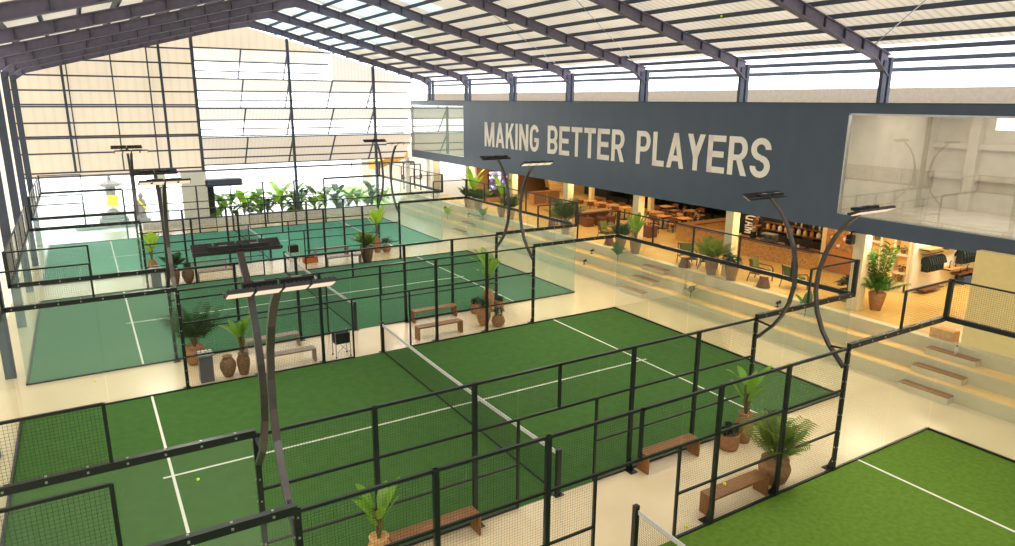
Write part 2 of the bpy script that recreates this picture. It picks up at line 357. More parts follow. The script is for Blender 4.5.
# glazed rooms behind
for n, (y0, y1, m, nm) in enumerate(((-14, -1.6, CONC, 'right'), (25.7, 34.15, WHITE, 'left'))):
    wn = sgroup('window_%d' % (n+1))
    g = struct('window_glass', MB().quad((FX+.05, y0, 4.5), (FX+.05, y1, 4.5), (FX+.05, y1, 7.86), (FX+.05, y0, 7.86)), GLASSR if n == 0 else GLASSM, wn)
    fr = MB().box(FX-.01, FX+.1, y0, y0+.05, 4.5, 7.86).box(FX-.01, FX+.1, y1-.05, y1, 4.5, 7.86).box(FX-.01, FX+.1, y0, y1, 7.8, 7.86).box(FX-.01, FX+.1, y0, y1, 4.5, 4.54)
    struct('window_frame', fr, METAL, wn)
    r = MB().box(19.8, 19.95, y0, y1, 4.2, 8.1).box(FX+.2, 19.8, y1-.0, y1+.1, 4.2, 8.1).box(FX+.2, 19.8, y0-.1, y0, 4.2, 8.1)
    if n: area('upper_room_fill', (17, 30, 8.0), 3, 6, 120, (.95, 1, .92))  # unseen lamp added to brighten the left room
    if n == 0:
        area('upper_room_fill', (17, -6, 8.0), 3, 8, 160, (1, .97, .92))  # unseen lamp added to brighten the right room
        for z in (5.5, 6.6): r.box(19.6, 19.8, y0, y1, z, z+.18)
        for y in (-3.2, -6.0, -9): r.box(19.5, 19.8, y, y+.35, 4.2, 8.1)
    struct('wall_room_'+nm, r, m)
    struct('floor_room_'+nm, MB().box(FX+.2, 19.8, y0, y1, 4.2, 4.35), m)
struct('ceiling_upper_room', MB().box(FX+.2, 20, -21, 34.2, 8.05, 8.15), WHITE)

# lettering on the dark wall
def stroke_letters(ch):
    W = {'M': .92, 'I': .2, 'N': .74, 'A': .78, 'T': .7, 'L': .56, 'Y': .74}.get(ch, .7)
    t = .2; P = []
    def seg(a, b, ww=t): P.append(('s', a, b, ww))
    h = 1.
    if ch == 'M': seg((t/2, 0), (t/2, h)); seg((W-t/2, 0), (W-t/2, h)); P.append(('p', [(0.0, h), (.24, h), (W/2+.08, 0), (W/2-.08, 0)])); P.append(('p', [(W-.24, h), (W, h), (W/2+.08, 0), (W/2-.08, 0)]))
    elif ch == 'A': P.append(('p', [(0, 0), (.2, 0), (W/2+.1, h), (W/2-.1, h)])); P.append(('p', [(W-.2, 0), (W, 0), (W/2+.1, h), (W/2-.1, h)])); P.append(('p', [(.2, .2), (W-.2, .2), (W-.26, .36), (.26, .36)]))
    elif ch == 'K': seg((t/2, 0), (t/2, h)); P.append(('p', [(.16, .28), (.16, .52), (W-.23, h), (W, h)])); P.append(('p', [(.3, .56), (.44, .68), (W+.02, 0), (W-.22, 0)]))
    elif ch == 'I': seg((t/2, 0), (t/2, h))
    elif ch == 'N': seg((t/2, 0), (t/2, h)); seg((W-t/2, 0), (W-t/2, h)); P.append(('p', [(0, h), (.22, h), (W, 0), (W-.22, 0)]))
    elif ch == 'L': seg((t/2, 0), (t/2, h)); seg((0, .085), (W, .085), .17)
    elif ch == 'E': seg((t/2, 0), (t/2, h)); [seg((0, y), (W-(.06 if y == .5 else 0), y), .165) for y in (.083, .5, h-.083)]
    elif ch == 'T': seg((W/2, 0), (W/2, h)); seg((0, h-.085), (W, h-.085), .17)
    elif ch == 'Y': P.append(('p', [(0, h), (.22, h), (W/2+.1, .42), (W/2-.1, .36)])); P.append(('p', [(W-.22, h), (W, h), (W/2+.1, .36), (W/2-.1, .42)])); seg((W/2, 0), (W/2, .48))
    else:
        def arc(cx, cy, rx, ry, a0, a1, tt=t, n=14): P.append(('a', cx, cy, rx, ry, a0, a1, tt, n))
        if ch in 'BPRD': seg((t/2, 0), (t/2, h))
        if ch in 'BPR':
            seg((t, h-.08), (W-.3, h-.08), .16); seg((t, .46), (W-.3, .46), .15); arc(W-.3, .695, .3, .305, -90, 90)
        if ch == 'B': seg((t, .08), (W-.28, .08), .16); arc(W-.29, .27, .3, .27, -90, 90)
        if ch == 'R': P.append(('p', [(.28, .46), (.48, .46), (W+.02, 0), (W-.2, 0)]))
        if ch == 'D': seg((t, h-.08), (W-.34, h-.08), .16); seg((t, .08), (W-.34, .08), .16); arc(W-.36, .5, .36, .5, -90, 90)
        if ch == 'G': arc(W/2, W/2, W/2, W/2, 180, 360); arc(W/2, h-W/2, W/2, W/2, 20, 180); seg((t/2, W/2), (t/2, h-W/2)); seg((W-t/2, .3), (W-t/2, .5)); seg((W/2, .44), (W, .44), .15)
        if ch == 'S': arc(W/2, .285, W/2, .285, -180, 90); arc(W/2, .715, W/2, .285, 0, 270)
    return W, P
def letter_mesh(ch, place, hgt, sx):
    W, P = stroke_letters(ch); mb = MB()
    for e in P:
        if e[0] == 's':
            a, b = Vector(e[1]), Vector(e[2]); d = (b-a).normalized(); n = Vector((-d.y, d.x))*e[3]/2
            mb.poly([place((q.x*sx*hgt, q.y*hgt)) for q in (a-n, b-n, b+n, a+n)])
        elif e[0] == 'p': mb.poly([place((q[0]*sx*hgt, q[1]*hgt)) for q in e[1]])
        else:
            _, cx, cy, rx, ry, a0, a1, tt, n = e
            for i in range(n):
                th = [math.radians(a0+(a1-a0)*(i+j)/n) for j in (0, 1)]
                q = [(cx+rx*math.cos(th[0]), cy+ry*math.sin(th[0])), (cx+rx*math.cos(th[1]), cy+ry*math.sin(th[1])), (cx+(rx-tt)*math.cos(th[1]), cy+(ry-.16)*math.sin(th[1])), (cx+(rx-tt)*math.cos(th[0]), cy+(ry-.16)*math.sin(th[0]))]
                mb.poly([place((a*sx*hgt, b*hgt)) for a, b in q])
    return W, mb
def write(root, text, place3, hgt, total, m, spc=.115, word=.52):
    tot = 0
    for c in text: tot += (word if c == ' ' else stroke_letters(c)[0]+spc)
    tot -= spc; sx = total/hgt/tot; u = 0
    for c in text:
        if c == ' ': u += word*sx*hgt; continue
        u0 = u
        W, mb = letter_mesh(c, lambda p: place3(p[0]+u0, p[1]), hgt, sx)
        mb.build('letter', m, root); u += (W+spc)*sx*hgt
sign = thing('wall_lettering', 'large off-white capital lettering reading MAKING BETTER PLAYERS on the dark upper wall', 'sign', (FX-.02, 22.85, 5.4))
write(sign, 'MAKING BETTER PLAYERS', lambda u, v: (0, -u, v), 1.5, 21.55, LETT)

# gable wall: louvres on the right, cream sheets on the left
GY = 34.2
def rz_top(x): return 9.73+(14.1-1.9)*.268-abs(x-1.9)*.268
wg = sgroup('wall_far')
m = MB(); xs = [-11, -10.2, 1.9]
zt = rz_top
m.poly([(-11, GY+.12, 3.5), (-.98, GY+.12, 3.5), (-.98, GY+.12, zt(-.98)), (-11, GY+.12, zt(-11))])
struct('wall_cream_sheet', m, GABC, wg)
m = MB().poly([(-.98, GY+.12, 10.75), (14.3, GY+.12, 10.75), (14.3, GY+.12, zt(14.3)+.0), (1.9, GY+.12, zt(1.9)), (-.98, GY+.12, zt(-.98))]) if False else MB()
m.poly([(-.98, GY+.12, 11.35), (8.05, GY+.12, 11.35), (1.9, GY+.12, zt(1.9)), (-.98, GY+.12, zt(-.98))])
struct('wall_gable_top', m, GABC, wg)
for x, wd in ((-8.2, .14), (-7.95, .07), (-5.6, .07), (-3.6, .07), (-2.9, .14), (-.98, .18), (5.07, .16), (11.15, .16)):
    b = 0 if wd > .1 and x > -1.5 else 3.8
    struct('gable_post', MB().box(x-wd/2, x+wd/2, GY-.1, GY+.1, b, zt(x)+.05), STEELD, wg)
for z in (3.8, 4.95, 5.85, 5.95, 6.75, 7.7, 7.82, 8.64, 9.5, 10.4, 11.3):
    x0 = max(-10.9, 1.9-(12.97-z)/.268)
    struct('gable_rail', MB().box(x0, -.98, GY-.03, GY+.06, z-.045, z+.045), STEELD, wg)
struct('gable_rail', MB().box(-10.9, 14.2, GY-.08, GY+.08, 3.5, 3.62), STEEL, wg)
rows = [(3.75, 5.7), (5.7, 7.6), (7.6, 9.5), (9.5, 11.4)]
for ri, (z0, z1) in enumerate(rows):
    for bi, (xa, xb) in enumerate(((-.98, 2.03), (2.03, 5.07), (5.07, 8.1), (8.1, 11.15), (11.15, 14.2))):
        lim = 1.9+(13.08-z1)/.268
        xb2 = min(xb, lim)
        ln = lambda k: (GY+1.7*k, z1+(z0+.02-z1)*k)
        lv = sgroup('louvre_panel'); lv.parent = wg
        if xb2 > xa+.3:
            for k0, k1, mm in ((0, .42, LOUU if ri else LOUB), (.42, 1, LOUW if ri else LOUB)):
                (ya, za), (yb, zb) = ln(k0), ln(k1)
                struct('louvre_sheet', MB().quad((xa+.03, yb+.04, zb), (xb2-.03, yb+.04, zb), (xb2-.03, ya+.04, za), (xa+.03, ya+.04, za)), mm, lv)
            fr = MB()
            for k in (0, .42, .74, 1):
                y, z = ln(k); fr.bar((xa, y, z), (xb2, y, z), .085, .085)
            (ya, za), (yb, zb) = ln(0), ln(1); fr.bar((xa, ya, za), (xa, yb, zb), .085, .085)
            struct('louvre_frame', fr, STEELD, lv)
        elif xa < 1.9+(12.75-z0)/.268:
            # cut-off triangle bays: fixed sheet under the rafter
            xt = 1.9+(12.75-z0)/.268
            struct('louvre_sheet', MB().poly([(xa, GY+.1, z0), (xb, GY+.1, z0), (xb, GY+.1, max(z0, zt(xb))), (xa, GY+.1, zt(xa))]), LOUU, lv)
        if xb2 > xa+.3 and xb2 < xb-.01:
            struct('louvre_sheet', MB().poly([(xb2, GY+.1, z0), (xb, GY+.1, z0), (xb, GY+.1, max(z0, min(z1, zt(xb)))), (xb2, GY+.1, z1)]), LOUU, lv)
        if ri == 3 and xb2 > xa+.3:
            pass
# low kerb / planter wall and piers at the foot of the gable
struct('wall_planter', MB().box(-5, 12.4, 33.7, 34.1, 0, .42).box(-5, 12.4, 34.1, 34.9, -.2, .3), WHITE)
struct('wall_pier', MB().box(-3.9, -3.35, 33.9, 34.3, 0, 3.5), WHITE)
struct('wall_pier', MB().box(-2.45, -.9, 33.9, 34.2, 0, 3.5), WHITE)
struct('trim_dark_canopy', MB().box(-1.0, 1.35, 33.9, 34.9, 2.5, 2.95), STEELD)
sh = MB().box(-1.0, -.45, 34.2, 34.3, .2, 2.5); struct('door_1', sh, DARKW)

# ------------------------------------------------------------------ roof
rf = sgroup('ceiling')
def slope_quad(xa, xb, y0, y1, dz=.17):
    return MB().quad((xa, y0, zt(xa)+dz), (xb, y0, zt(xb)+dz), (xb, y1, zt(xb)+dz), (xa, y1, zt(xa)+dz))
struct('ceiling_sheet', slope_quad(1.9, 13.9, -21, 34.4), ROOFM, rf)
struct('ceiling_eave_sheet', slope_quad(13.9, 16.7, -21, 34.4), ROOFE, rf)
struct('ceiling_sheet', slope_quad(-11.2, 1.9, -21, 34.4, .34), ROOFM, rf)
for y0, y1 in ((12.5, 13.9), (15.2, 19.5), (20.1, 25.1), (25.7, 30.7), (31.3, 34)):
    struct('ceiling_skylight', slope_quad(2.6, 6.2 if y0 < 20 else 8.2, y0, y1, .155), SKYL, rf)
x = 2.35
while x < 16.7:
    pu = MB().box(x-.035, x+.035, -21, 34.3, zt(x)+.02, zt(x)+.15)
    struct('ceiling_purlin', pu, STEELD, rf)
    x2 = 3.8-x
    if x2 > -11: struct('ceiling_purlin', MB().box(x2-.035, x2+.035, -21, 34.3, zt(x2)+.02, zt(x2)+.32), STEELD, rf)
    x += .98
for y in FRY:
    fr = sgroup('roof_frame')
    struct('column', MB().box(-10.58, -10.3, y-.1, y+.1, 0, 9.4), STEELD, fr)
    struct('column', MB().box(14.05, 14.27, y-.06, y+.06, 8.2, 9.5).box(14.36, 14.5, y-.08, y+.08, 8.16, 9.6), STEELD, fr)
    for s in (-1, 1):
        ex = 12.5 if s > 0 else -12.4
        rr = MB(); rb = MB()
        pts = [(1.9+s*u, 0) for u in (0, 12.75)]
        def zb(u):  # underside, deeper at the ridge and at the knee
            d = .34+(.12*max(0, 1-u/2.))+(.3*max(0, (u-11.7)/.7))
            return zt(1.9+u)-d
        us = [0, 2, 11.7, 12.05, 12.4]
        for a, b in zip(us, us[1:]):
            for (yy, z_off, th) in ((0, 0, 0),):
                xa, xb = 1.9+s*a, 1.9+s*b
                # web
                q = [(xa, zb(a)), (xb, zb(b)), (xb, zt(1.9+b)), (xa, zt(1.9+a))]
                k = len(rr.v)
                for dy in (-.015, .015): rr.v += [(X, y+dy, Z) for X, Z in q]
                for f in ((0, 1, 2, 3), (7, 6, 5, 4), (0, 4, 5, 1), (1, 5, 6, 2), (2, 6, 7, 3), (3, 7, 4, 0)): rr.face([k+i for i in f])
                rr.bar((xa, y, zb(a)), (xb, y, zb(b)), .2, .03); rr.bar((xa, y, zt(1.9+a)), (xb, y, zt(1.9+b)), .2, .03)
        struct('rafter', rr, STEEL, fr)
        u = 1.1
        while u < 12.2:
            xx = 1.9+s*u; rb.box(xx-.012, xx+.012, y-.095, y+.095, zb(u)+.02, zt(1.9+u)-.02); u += .98
        struct('rafter_stiffener', rb, STEELD, fr)
# thin cross brace rods
for (a, b) in (((4.8, 8.63, 12.3), (13.6, 14.22, 9.9)), ((4.8, 3.04, 12.3), (13.6, 8.63, 9.9)), ((13.4, -2.55, 9.9), (8.0, -8.1, 11.3))):
    struct('ceiling_brace', MB().tube([a, b], .018, 5), METAL, rf)

# ------------------------------------------------------------------ terrace columns and walls
for i, y in enumerate((-2.5, 3.04, 8.63, 14.22, 19.81, 25.4)):
    struct('column_%s' % 'front', MB().box(14.15, 14.55, y-.2, y+.2, UZ, 3.98), CREAMC, bevel=.02)
for y in (19.81, 14.22):
    struct('column_inner', MB().box(20.26, 20.54, y-.14, y+.14, UZ, 3.99), CREAMC, bevel=.02)
struct('column_inner', MB().box(18.62, 19.0, 1.45, 1.85, UZ, 3.99), CREAMC)
# timber wall with arch (plane y = 26.5)
a = MB()
def archwall(mb, x0, x1, z0, z1, cx, r, zc, y, n=18):
    pts = [(cx+r*math.cos(PI*i/n), zc+r*math.sin(PI*i/n)) for i in range(n+1)]
    mb.poly([(x0, y, z0), (cx-r, y, z0), (cx-r, y, zc), (x0, y, zc)]); mb.poly([(cx+r, y, z0), (x1, y, z0), (x1, y, zc), (cx+r, y, zc)])
    for p, q in zip(pts, pts[1:]):
        f = lambda X: X
        mb.poly([(p[0], y, p[1]), (p[0], y, z1), (q[0], y, z1), (q[0], y, q[1])])
    mb.poly([(x0, y, zc), (cx-r, y, zc), (cx-r, y, z1), (x0, y, z1)]); mb.poly([(cx+r, y, zc), (x1, y, zc), (x1, y, z1), (cx+r, y, z1)])
    for p, q in zip(pts, pts[1:]): mb.poly([(p[0], y, p[1]), (q[0], y, q[1]), (q[0], y+.5, q[1]), (p[0], y+.5, p[1])])
struct('wall_timber', MB().box(15.5, 18.4, 26.5, 26.6, UZ, 4), WOODP)
archwall(a, 18.4, 25, UZ, 4, 20.1, 1.6, 1.9, 26.5)
struct('wall_brick_arch', a, BRICK)
struct('wall_alcove', MB().box(18.4, 25, 29, 29.1, UZ, 4), WOODP)
wl = MB().box(15.4, 15.5, 26.5, 33.9, UZ-.9, 4)
struct('wall_white_left', wl, WHITE)
struct('wall_shop_side', MB().box(18.0, 25, -2.35, -2.25, UZ, 4), WHITE)
struct('wall_cream_corner', MB().box(13.75, 14.05, -21, -6.25, UZ, 4.1).box(14.05, 22, -6.45, -6.25, UZ, 4), CREAMY)
struct('wall_shop_back', MB().box(22.6, 22.7, -6.3, -2.3, UZ, 4), CREAM)
struct('wall_beside_bar', MB().box(18.5, 18.6, -.62, 1.55, UZ, 4), CREAM)

# warm light inside, plus unseen fill lamps added for spill and daylight

for y in (-8, -3.5, 1, 6, 10.5, 15, 19.5, 24):
    area('ceiling_strip_lamp', (19.8 if y < 22 else 17.5, y, 3.96), 6 if y > 0 else 4, 1.0, (70 if y > 22 else 88) if y > 0 else 120, (1, .76, .38) if y > 0 else (1, .86, .62))
    area('soffit_fill', (14.75, y, 3.94), .4, 3.0, 115, (1, .76, .4) if y > 0 else (1, .84, .58), (0, math.radians(32), 0))  # unseen, added for warm spill onto the steps

area('daylight_wall_fill', (14.5, 30, 3.9), .4, 6, 70, (1, .98, .94), (0, math.radians(-50), 0))  # added lamp standing in for daylight on the white wall
struct('window_3', MB().box(19.42, 19.48, -14, -3.7, 7.3, 7.85), ROOFE)
# ------------------------------------------------------------------ courts
def turf(cy, m, name):
    t = sgroup('floor_court')
    struct('floor_turf', MB().box(-10, 10, cy-5, cy+5, 0, .012), m, t)
    ln = MB()
    for s in (-1, 1):
        ln.box(s*6.95-.03, s*6.95+.03, cy-5, cy+5, .012, .016)
    ln.box(-7.15, 7.15, cy-.03, cy+.03, .0125, .0165)
    struct('floor_line_marking', ln, LINE, t)
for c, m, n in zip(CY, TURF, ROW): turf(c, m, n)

def cage(cy, label, near=True, far=True, gm=GLASS):
    t = thing('court_cage', label, 'court fence', (0, cy, 0))
    H = 3.0
    for sd in ([-1] if near else [])+([1] if far else []):
        y = 5*sd
        for px in (-6, -4, -2, 2, 4, 6):
            p = MB().box(px-.045, px+.045, y-.035, y+.035, 0, H)
            p.box(px-.1, px+.1, y-.035 if sd > 0 else y-.22, y+.22 if sd > 0 else y+.035, 0, .02)
            p.poly([(px-.02, y+.035*sd, .02), (px-.02, y+.15*sd, .02), (px-.02, y+.035*sd, .38)]); p.poly([(px+.02, y+.035*sd, .02), (px+.02, y+.15*sd, .02), (px+.02, y+.035*sd, .38)])
            if abs(px) == 6:
                p.k = 1
                for z in (.25, .6, 1, 1.4, 1.8, 2.2, 2.6, 2.9): p.cbox((px, y-.04, z), (.025, .02, .025)); p.cbox((px-.05, y, z), (.02, .025, .025))
            p.build('post', [BLK, METAL], t)
        MB().box(-.03, .03, y-.025, y+.025, 2, H).build('post', BLK, t)
        for px in (-1, 1): MB().box(px-.025, px+.025, y-.025, y+.025, 0, 2).build('door_jamb', BLK, t)
        MB().box(-6, 6, y-.025, y+.025, H-.05, H).build('top_rail', BLK, t)
        MB().box(-6, 6, y-.02, y+.02, 1.97, 2.02).build('rail', BLK, t)
        for s in (-1, 1):
            a_, b_ = sorted((s*1, s*6)); MB().box(a_, b_, y-.02, y+.02, .97, 1.01).build('rail', BLK, t)
            a_, b_ = sorted((s*1, s*10)); MB().box(a_, b_, y-.025, y+.025, 0, .05).build('bottom_rail', BLK, t)
            g = MB()
            g.box(*sorted((s*6, s*10.05)), y-.05, y+.05, H-.04, H+.08); g.k = 1
            for k in range(8): g.cbox((s*(6.3+k*.5), y-.055, H+.02), (.03, .02, .03)); g.cbox((s*(6.3+k*.5), y, H+.085), (.03, .03, .015))
            g.build('glass_rail', [BLK, METAL], t)
            for a0, a1 in ((1, 2), (2, 4), (4, 6)):
                q = sorted((s*(a0+.03), s*(a1-.03))); MB().quad((q[0], y, .05), (q[1], y, .05), (q[1], y, H-.05), (q[0], y, H-.05)).build('mesh_panel', MESHX, t)
            for a0, a1 in ((6.05, 7.99), (8.01, 9.98)):
                q = sorted((s*a0, s*a1)); MB().quad((q[0], y, .05), (q[1], y, .05), (q[1], y, H), (q[0], y, H)).build('glass_panel', gm, t)
            MB().box(s*8-.025, s*8+.025, y-.025, y+.025, H, 4).build('upper_post', BLK, t)
            MB().box(*sorted((s*8, s*10)), y-.02, y+.02, 3.97, 4.01).build('upper_rail', BLK, t)
            q = sorted((s*8.02, s*9.97)); MB().quad((q[0], y, H+.05), (q[1], y, H+.05), (q[1], y, 3.97), (q[0], y, 3.97)).build('mesh_panel', MESHX, t)
            MB().box(s*10-.05, s*10+.05, y-.05, y+.05, H, 4.02).build('corner_post', BLK, t)
        MB().quad((-.98, y, 2.02), (.98, y, 2.02), (.98, y, H-.05), (-.98, y, H-.05)).build('mesh_panel', MESHX, t)
    for s in (-1, 1):
        xx = s*10; ya = -5 if near else -5
        g = MB().box(xx-.05, xx+.05, -5, 5, H-.04, H+.08); g.k = 1
        for k in range(20): g.cbox((xx, -4.75+k*.5, H+.085), (.03, .03, .015))
        g.build('glass_rail', [BLK, METAL], t)
        MB().box(xx-.03, xx+.03, -5, 5, 0, .06).build('bottom_rail', BLK, t)
        MB().box(xx-.02, xx+.02, -5, 5, 3.97, 4.01).build('upper_rail', BLK, t)
        for k in range(5):
            y0 = -5+2*k
            MB().quad((xx, y0+.01, .06), (xx, y0+1.99, .06), (xx, y0+1.99, H), (xx, y0+.01, H)).build('glass_panel', gm, t)
            MB().quad((xx, y0+.02, H+.05), (xx, y0+1.98, H+.05), (xx, y0+1.98, 3.97), (xx, y0+.02, 3.97)).build('mesh_panel', MESHL if s < 0 else MESHY, t)
            if k: MB().box(xx-.025, xx+.025, y0-.025, y0+.025, H, 4).build('upper_post', BLK, t)
    return t
cage(CY[0], 'black steel and glass court cage cut off by the bottom right corner', near=False)
cage(CY[1], 'black steel and glass cage around the large bright green court in the middle')
cage(CY[2], 'steel and glass cage around the second court, right behind the middle one', gm=GLASSF)
cage(CY[3], 'steel and glass cage around the farthest teal-looking court below the louvred wall', gm=GLASSF)

def net(cy, label):
    t = thing('court_net', label, 'net', (0, cy, 0))
    for s in (-1, 1):
        y = 5.02*s
        MB().box(-.05, .05, y-.045, y+.045, 0, 1.07).box(-.11, .11, y-.1, y+.1, 0, .02).build('net_post', BLK, t)
    n = 20; mb = MB(); tp = MB(); cb = MB()
    hh = lambda y: .90+.08*(abs(y)/5)**2
    for i in range(n):
        ya, yb = -4.95+9.9*i/n, -4.95+9.9*(i+1)/n
        mb.quad((0, ya, .03), (0, yb, .03), (0, yb, hh(yb)-.02), (0, ya, hh(ya)-.02))
        tp.quad((-.012, ya, hh(ya)-.06), (-.012, yb, hh(yb)-.06), (-.012, yb, hh(yb)+.03), (-.012, ya, hh(ya)+.03))
        tp.quad((.012, ya, hh(ya)-.06), (.012, yb, hh(yb)-.06), (.012, yb, hh(yb)+.03), (.012, ya, hh(ya)+.03))
        tp.quad((-.012, ya, hh(ya)+.03), (-.012, yb, hh(yb)+.03), (.012, yb, hh(yb)+.03), (.012, ya, hh(ya)+.03))
    mb.build('net_mesh', NETM, t); tp.build('top_tape', NETW, t)
    MB().tube([(0, -4.95, .03), (0, 4.95, .03)], .02, 6).build('bottom_cord', BLKM, t)
net(CY[0], 'court net with white tape at the bottom edge of the picture beside the wooden bench')
net(CY[1], 'long white-taped net crossing the large middle court')
net(CY[2], 'white-taped net across the second court behind the middle one')
net(CY[3], 'white-taped net across the farthest court')

# curved floodlight poles
def lamp(x, y, sgn, label, lit=False, zz=0):
    """sgn: direction of the aisle (+1 towards +y); the head leans back over its own court"""
    t = thing('floodlight_pole', label, 'floodlight', (x, y, 0))
    P = [(0, 2.5), (.18, 2.68), (.42, 2.92), (.62, 3.2), (.8, 3.6), (.89, 4.05), (.87, 4.5), (.76, 4.95), (.58, 5.35), (.33, 5.7), (.02, 5.98)]
    MB().sweep([(0, sgn*(a+.06), z) for a, z in P], .1, .06, up=(0, 1, 0)).build('pole', LAMPM, t, smooth=False)
    MB().bar((0, sgn*.04, 2.94), (0, sgn*.42, 2.9), .05, .04).box(-.05, .05, -.03 if sgn < 0 else .0, .0 if sgn < 0 else .03, 2.4, 3.0).build('bracket', BLK, t)
    MB().box(-.64, .64, -.03, .03, 5.97, 6.02).build('crossbar', BLK, t)
    R = Matrix.Rotation(math.radians(25)*(1 if sgn > 0 else -1)*-1, 4, 'X')
    for k in range(4):
        cx = -.48+.32*k
        c = Vector((cx, -sgn*.12, 6.03))
        h = MB().cbox(c, (.3, .25, .045), R)
        for q in range(6): h.cbox(c+R.to_3x3() @ Vector((-.125+.05*q, 0, .03)), (.01, .22, .02), R)
        hp = h.build('lamp_head', HEADM, t)
        MB().cbox(c+R.to_3x3() @ Vector((0, 0, -.03)), (.27, .2, .012), R).build('diffuser', LED, hp)
    for cx in (-.22, .22):
        d = MB().cbox((cx, sgn*.05, 6.07), (.4, .11, .06)); d.k = 1; d.cbox((cx, sgn*.05, 6.103), (.12, .07, .01))
        d.build('driver_box', [BLKM, GREYC], t)
    l = area('floodlight_lamp', (x, y-sgn*.17, 5.95), 1.2, .2, 95, (1, .93, .8), (math.radians(-28*sgn), 0, 0), math.radians(150))
    return t
SIDE = {0: ('nearest the camera', 'front'), 1: ('', '')}
lamp(-6, -7.46, 1, 'nearest curved floodlight pole with four lit panels, in front of the dark one', True)
lamp(-6, -5.0, -1, 'curved floodlight pole with dark panel backs, right behind the nearest lit one')
lamp(6, -7.46, 1, 'curved floodlight pole leaning right over the bottom right court in front of the shop shelves')
lamp(6, -5.0, -1, 'curved floodlight pole rising from the middle court in front of the bar')
lamp(-6, 5.0, 1, 'left floodlight pole behind the middle court, its lit panels facing the camera')
lamp(-6, 7.71, -1, 'left floodlight pole on the near side of the second court, dark panel backs')
lamp(6, 5.0, 1, 'curved floodlight pole at the far right corner of the middle court, lit panels')
lamp(6, 7.71, -1, 'curved floodlight pole on the second court, dark head right beside the wall screen')
lamp(-6, 17.71, 1, 'distant left floodlight pole on the far side of the second court')
lamp(-6, 20.73, -1, 'distant left floodlight pole on the near side of the farthest court')
lamp(6, 17.71, 1, 'slim distant floodlight pole on the far right side of the second court')
lamp(6, 20.73, -1, 'slim distant floodlight pole on the near right side of the farthest court')

# ------------------------------------------------------------------ terrace steps, planks, step lights
for ky, where in ((-6.25, 'nearest the shop'), (6.25, 'in front of the bar lounge'), (22.7, 'far away near the screen')):
    st = sgroup('floor_step_blocks')
    for i in range(3):
        xf = 12.3+.62*i
        struct('step_block', MB().box(xf-.33, xf, ky-.7, ky+.7, 0 if i == 0 else .42*i, .42*i+.19), STEPM, st)
        lab = ['lowest', 'middle', 'topmost'][i]
        tag(MB().box(xf-.33, xf-.0, ky-.7, ky+.7, .42*i+.19, .42*i+.21).build('step_plank', WOOD), f'{lab} brown wooden step plank of the flight {where}', 'step plank', 'wooden step planks')
def seedling(x, y, z, label, n=5, s=1., m=LEAFG):
    t = thing('seedling', label, 'plant', (x, y, z)); s *= 1.45
    MB().tube([(0, 0, 0), (.02*s, .01, .3*s)], .014, 6).build('stem', STEM, t)
    f = MB()
    for k in range(n):
        a = 2*PI*k/n+.4; l = .26*s*random.uniform(.8, 1.2); up = random.uniform(.15, .45)*s
        blade(f, (0, 0, .18*s+.02*k), a, l, .09*s, up)
    f.build('leaves', m, t)
    MB().lathe([(.11*s, 0.012), (.1*s, .025), (.0, .03)], 12).build('soil_patch', STEPM, t)
def blade(mb, o, az, length, width, rise, droop=.5, n=5, fold=.15):
    """one paddle-shaped leaf that arcs up and droops"""
    o = Vector(o); d = Vector((math.cos(az), math.sin(az), 0)); s = Vector((-d.y, d.x, 0)); b = len(mb.v)
    for i in range(n+1):
        t = i/n; c = o+d*length*t+Vector((0, 0, rise*t-droop*length*t*t*.8)); w = width*math.sin(PI*min(1, .12+.88*t))**.8*(1-.1*t) if i < n else .001
        mb.v += [tuple(c-s*w+Vector((0, 0, fold*w))), tuple(c), tuple(c+s*w+Vector((0, 0, fold*w)))]
    for i in range(n):
        k = b+i*3; mb.face([k, k+1, k+4, k+3]); mb.face([k+1, k+2, k+5, k+4])
seedling(12.62, 3.4, .42, 'small seedling with two upright leaves on the terrace steps below the potted palms')
seedling(13.2, 8.65, .84, 'bushy seedling on the steps below the leafy pots of the second front column', 8, 1.25)
seedling(13.25, -1.4, .84, 'seedling on the steps seen through the glass below the big fiddle-leaf plant', 4, 1.3)
seedling(13.26, 21.7, .84, 'small seedling far along the steps below the wall screen', 7, 1.3)
seedling(12.65, 25.4, .42, 'pale green seedling at the far end of the steps before the white wall', 5, 1.5, LEAFY)
def steplight(x, y, z, label):
    t = thing('step_spotlight', label, 'spotlight', (x, y, z))
    MB().lathe([(.07, 0), (.07, .03), (.0, .03)], 10).build('base', BLKM, t); MB().tube([(0, 0, .03), (.02, 0, .16)], .015, 6).build('stem', BLKM, t)
    MB().tube([(-.04, .03, .15), (.1, -.06, .22)], [.05, .06], 10).build('lamp_head', BLKM, t)
steplight(12.6, 10.4, .42, 'black spotlight on the lowest tread beyond the bushy seedling')
steplight(13.2, 10.6, .84, 'black spotlight on the upper tread beyond the bushy seedling')
steplight(13.3, 23.6, .84, 'small black spotlight on the far steps before the three pots')
steplight(13.2, 26.9, .84, 'small black spotlight at the far end of the steps by the white wall')
steplight(13.45, -.1, .84, 'black spotlight on the steps below the green armchair next to the bar')
b = thing('water_bottle', 'white water bottle standing on the topmost wooden plank near the shop', 'bottle', (13.35, -6.35, 1.05))
MB().lathe([(.045, 0), (.045, .2), (.025, .24)], 12).build('body', GARW, b, smooth=True); MB().lathe([(.028, .24), (.028, .29)], 10).build('cap', GREYC, b)

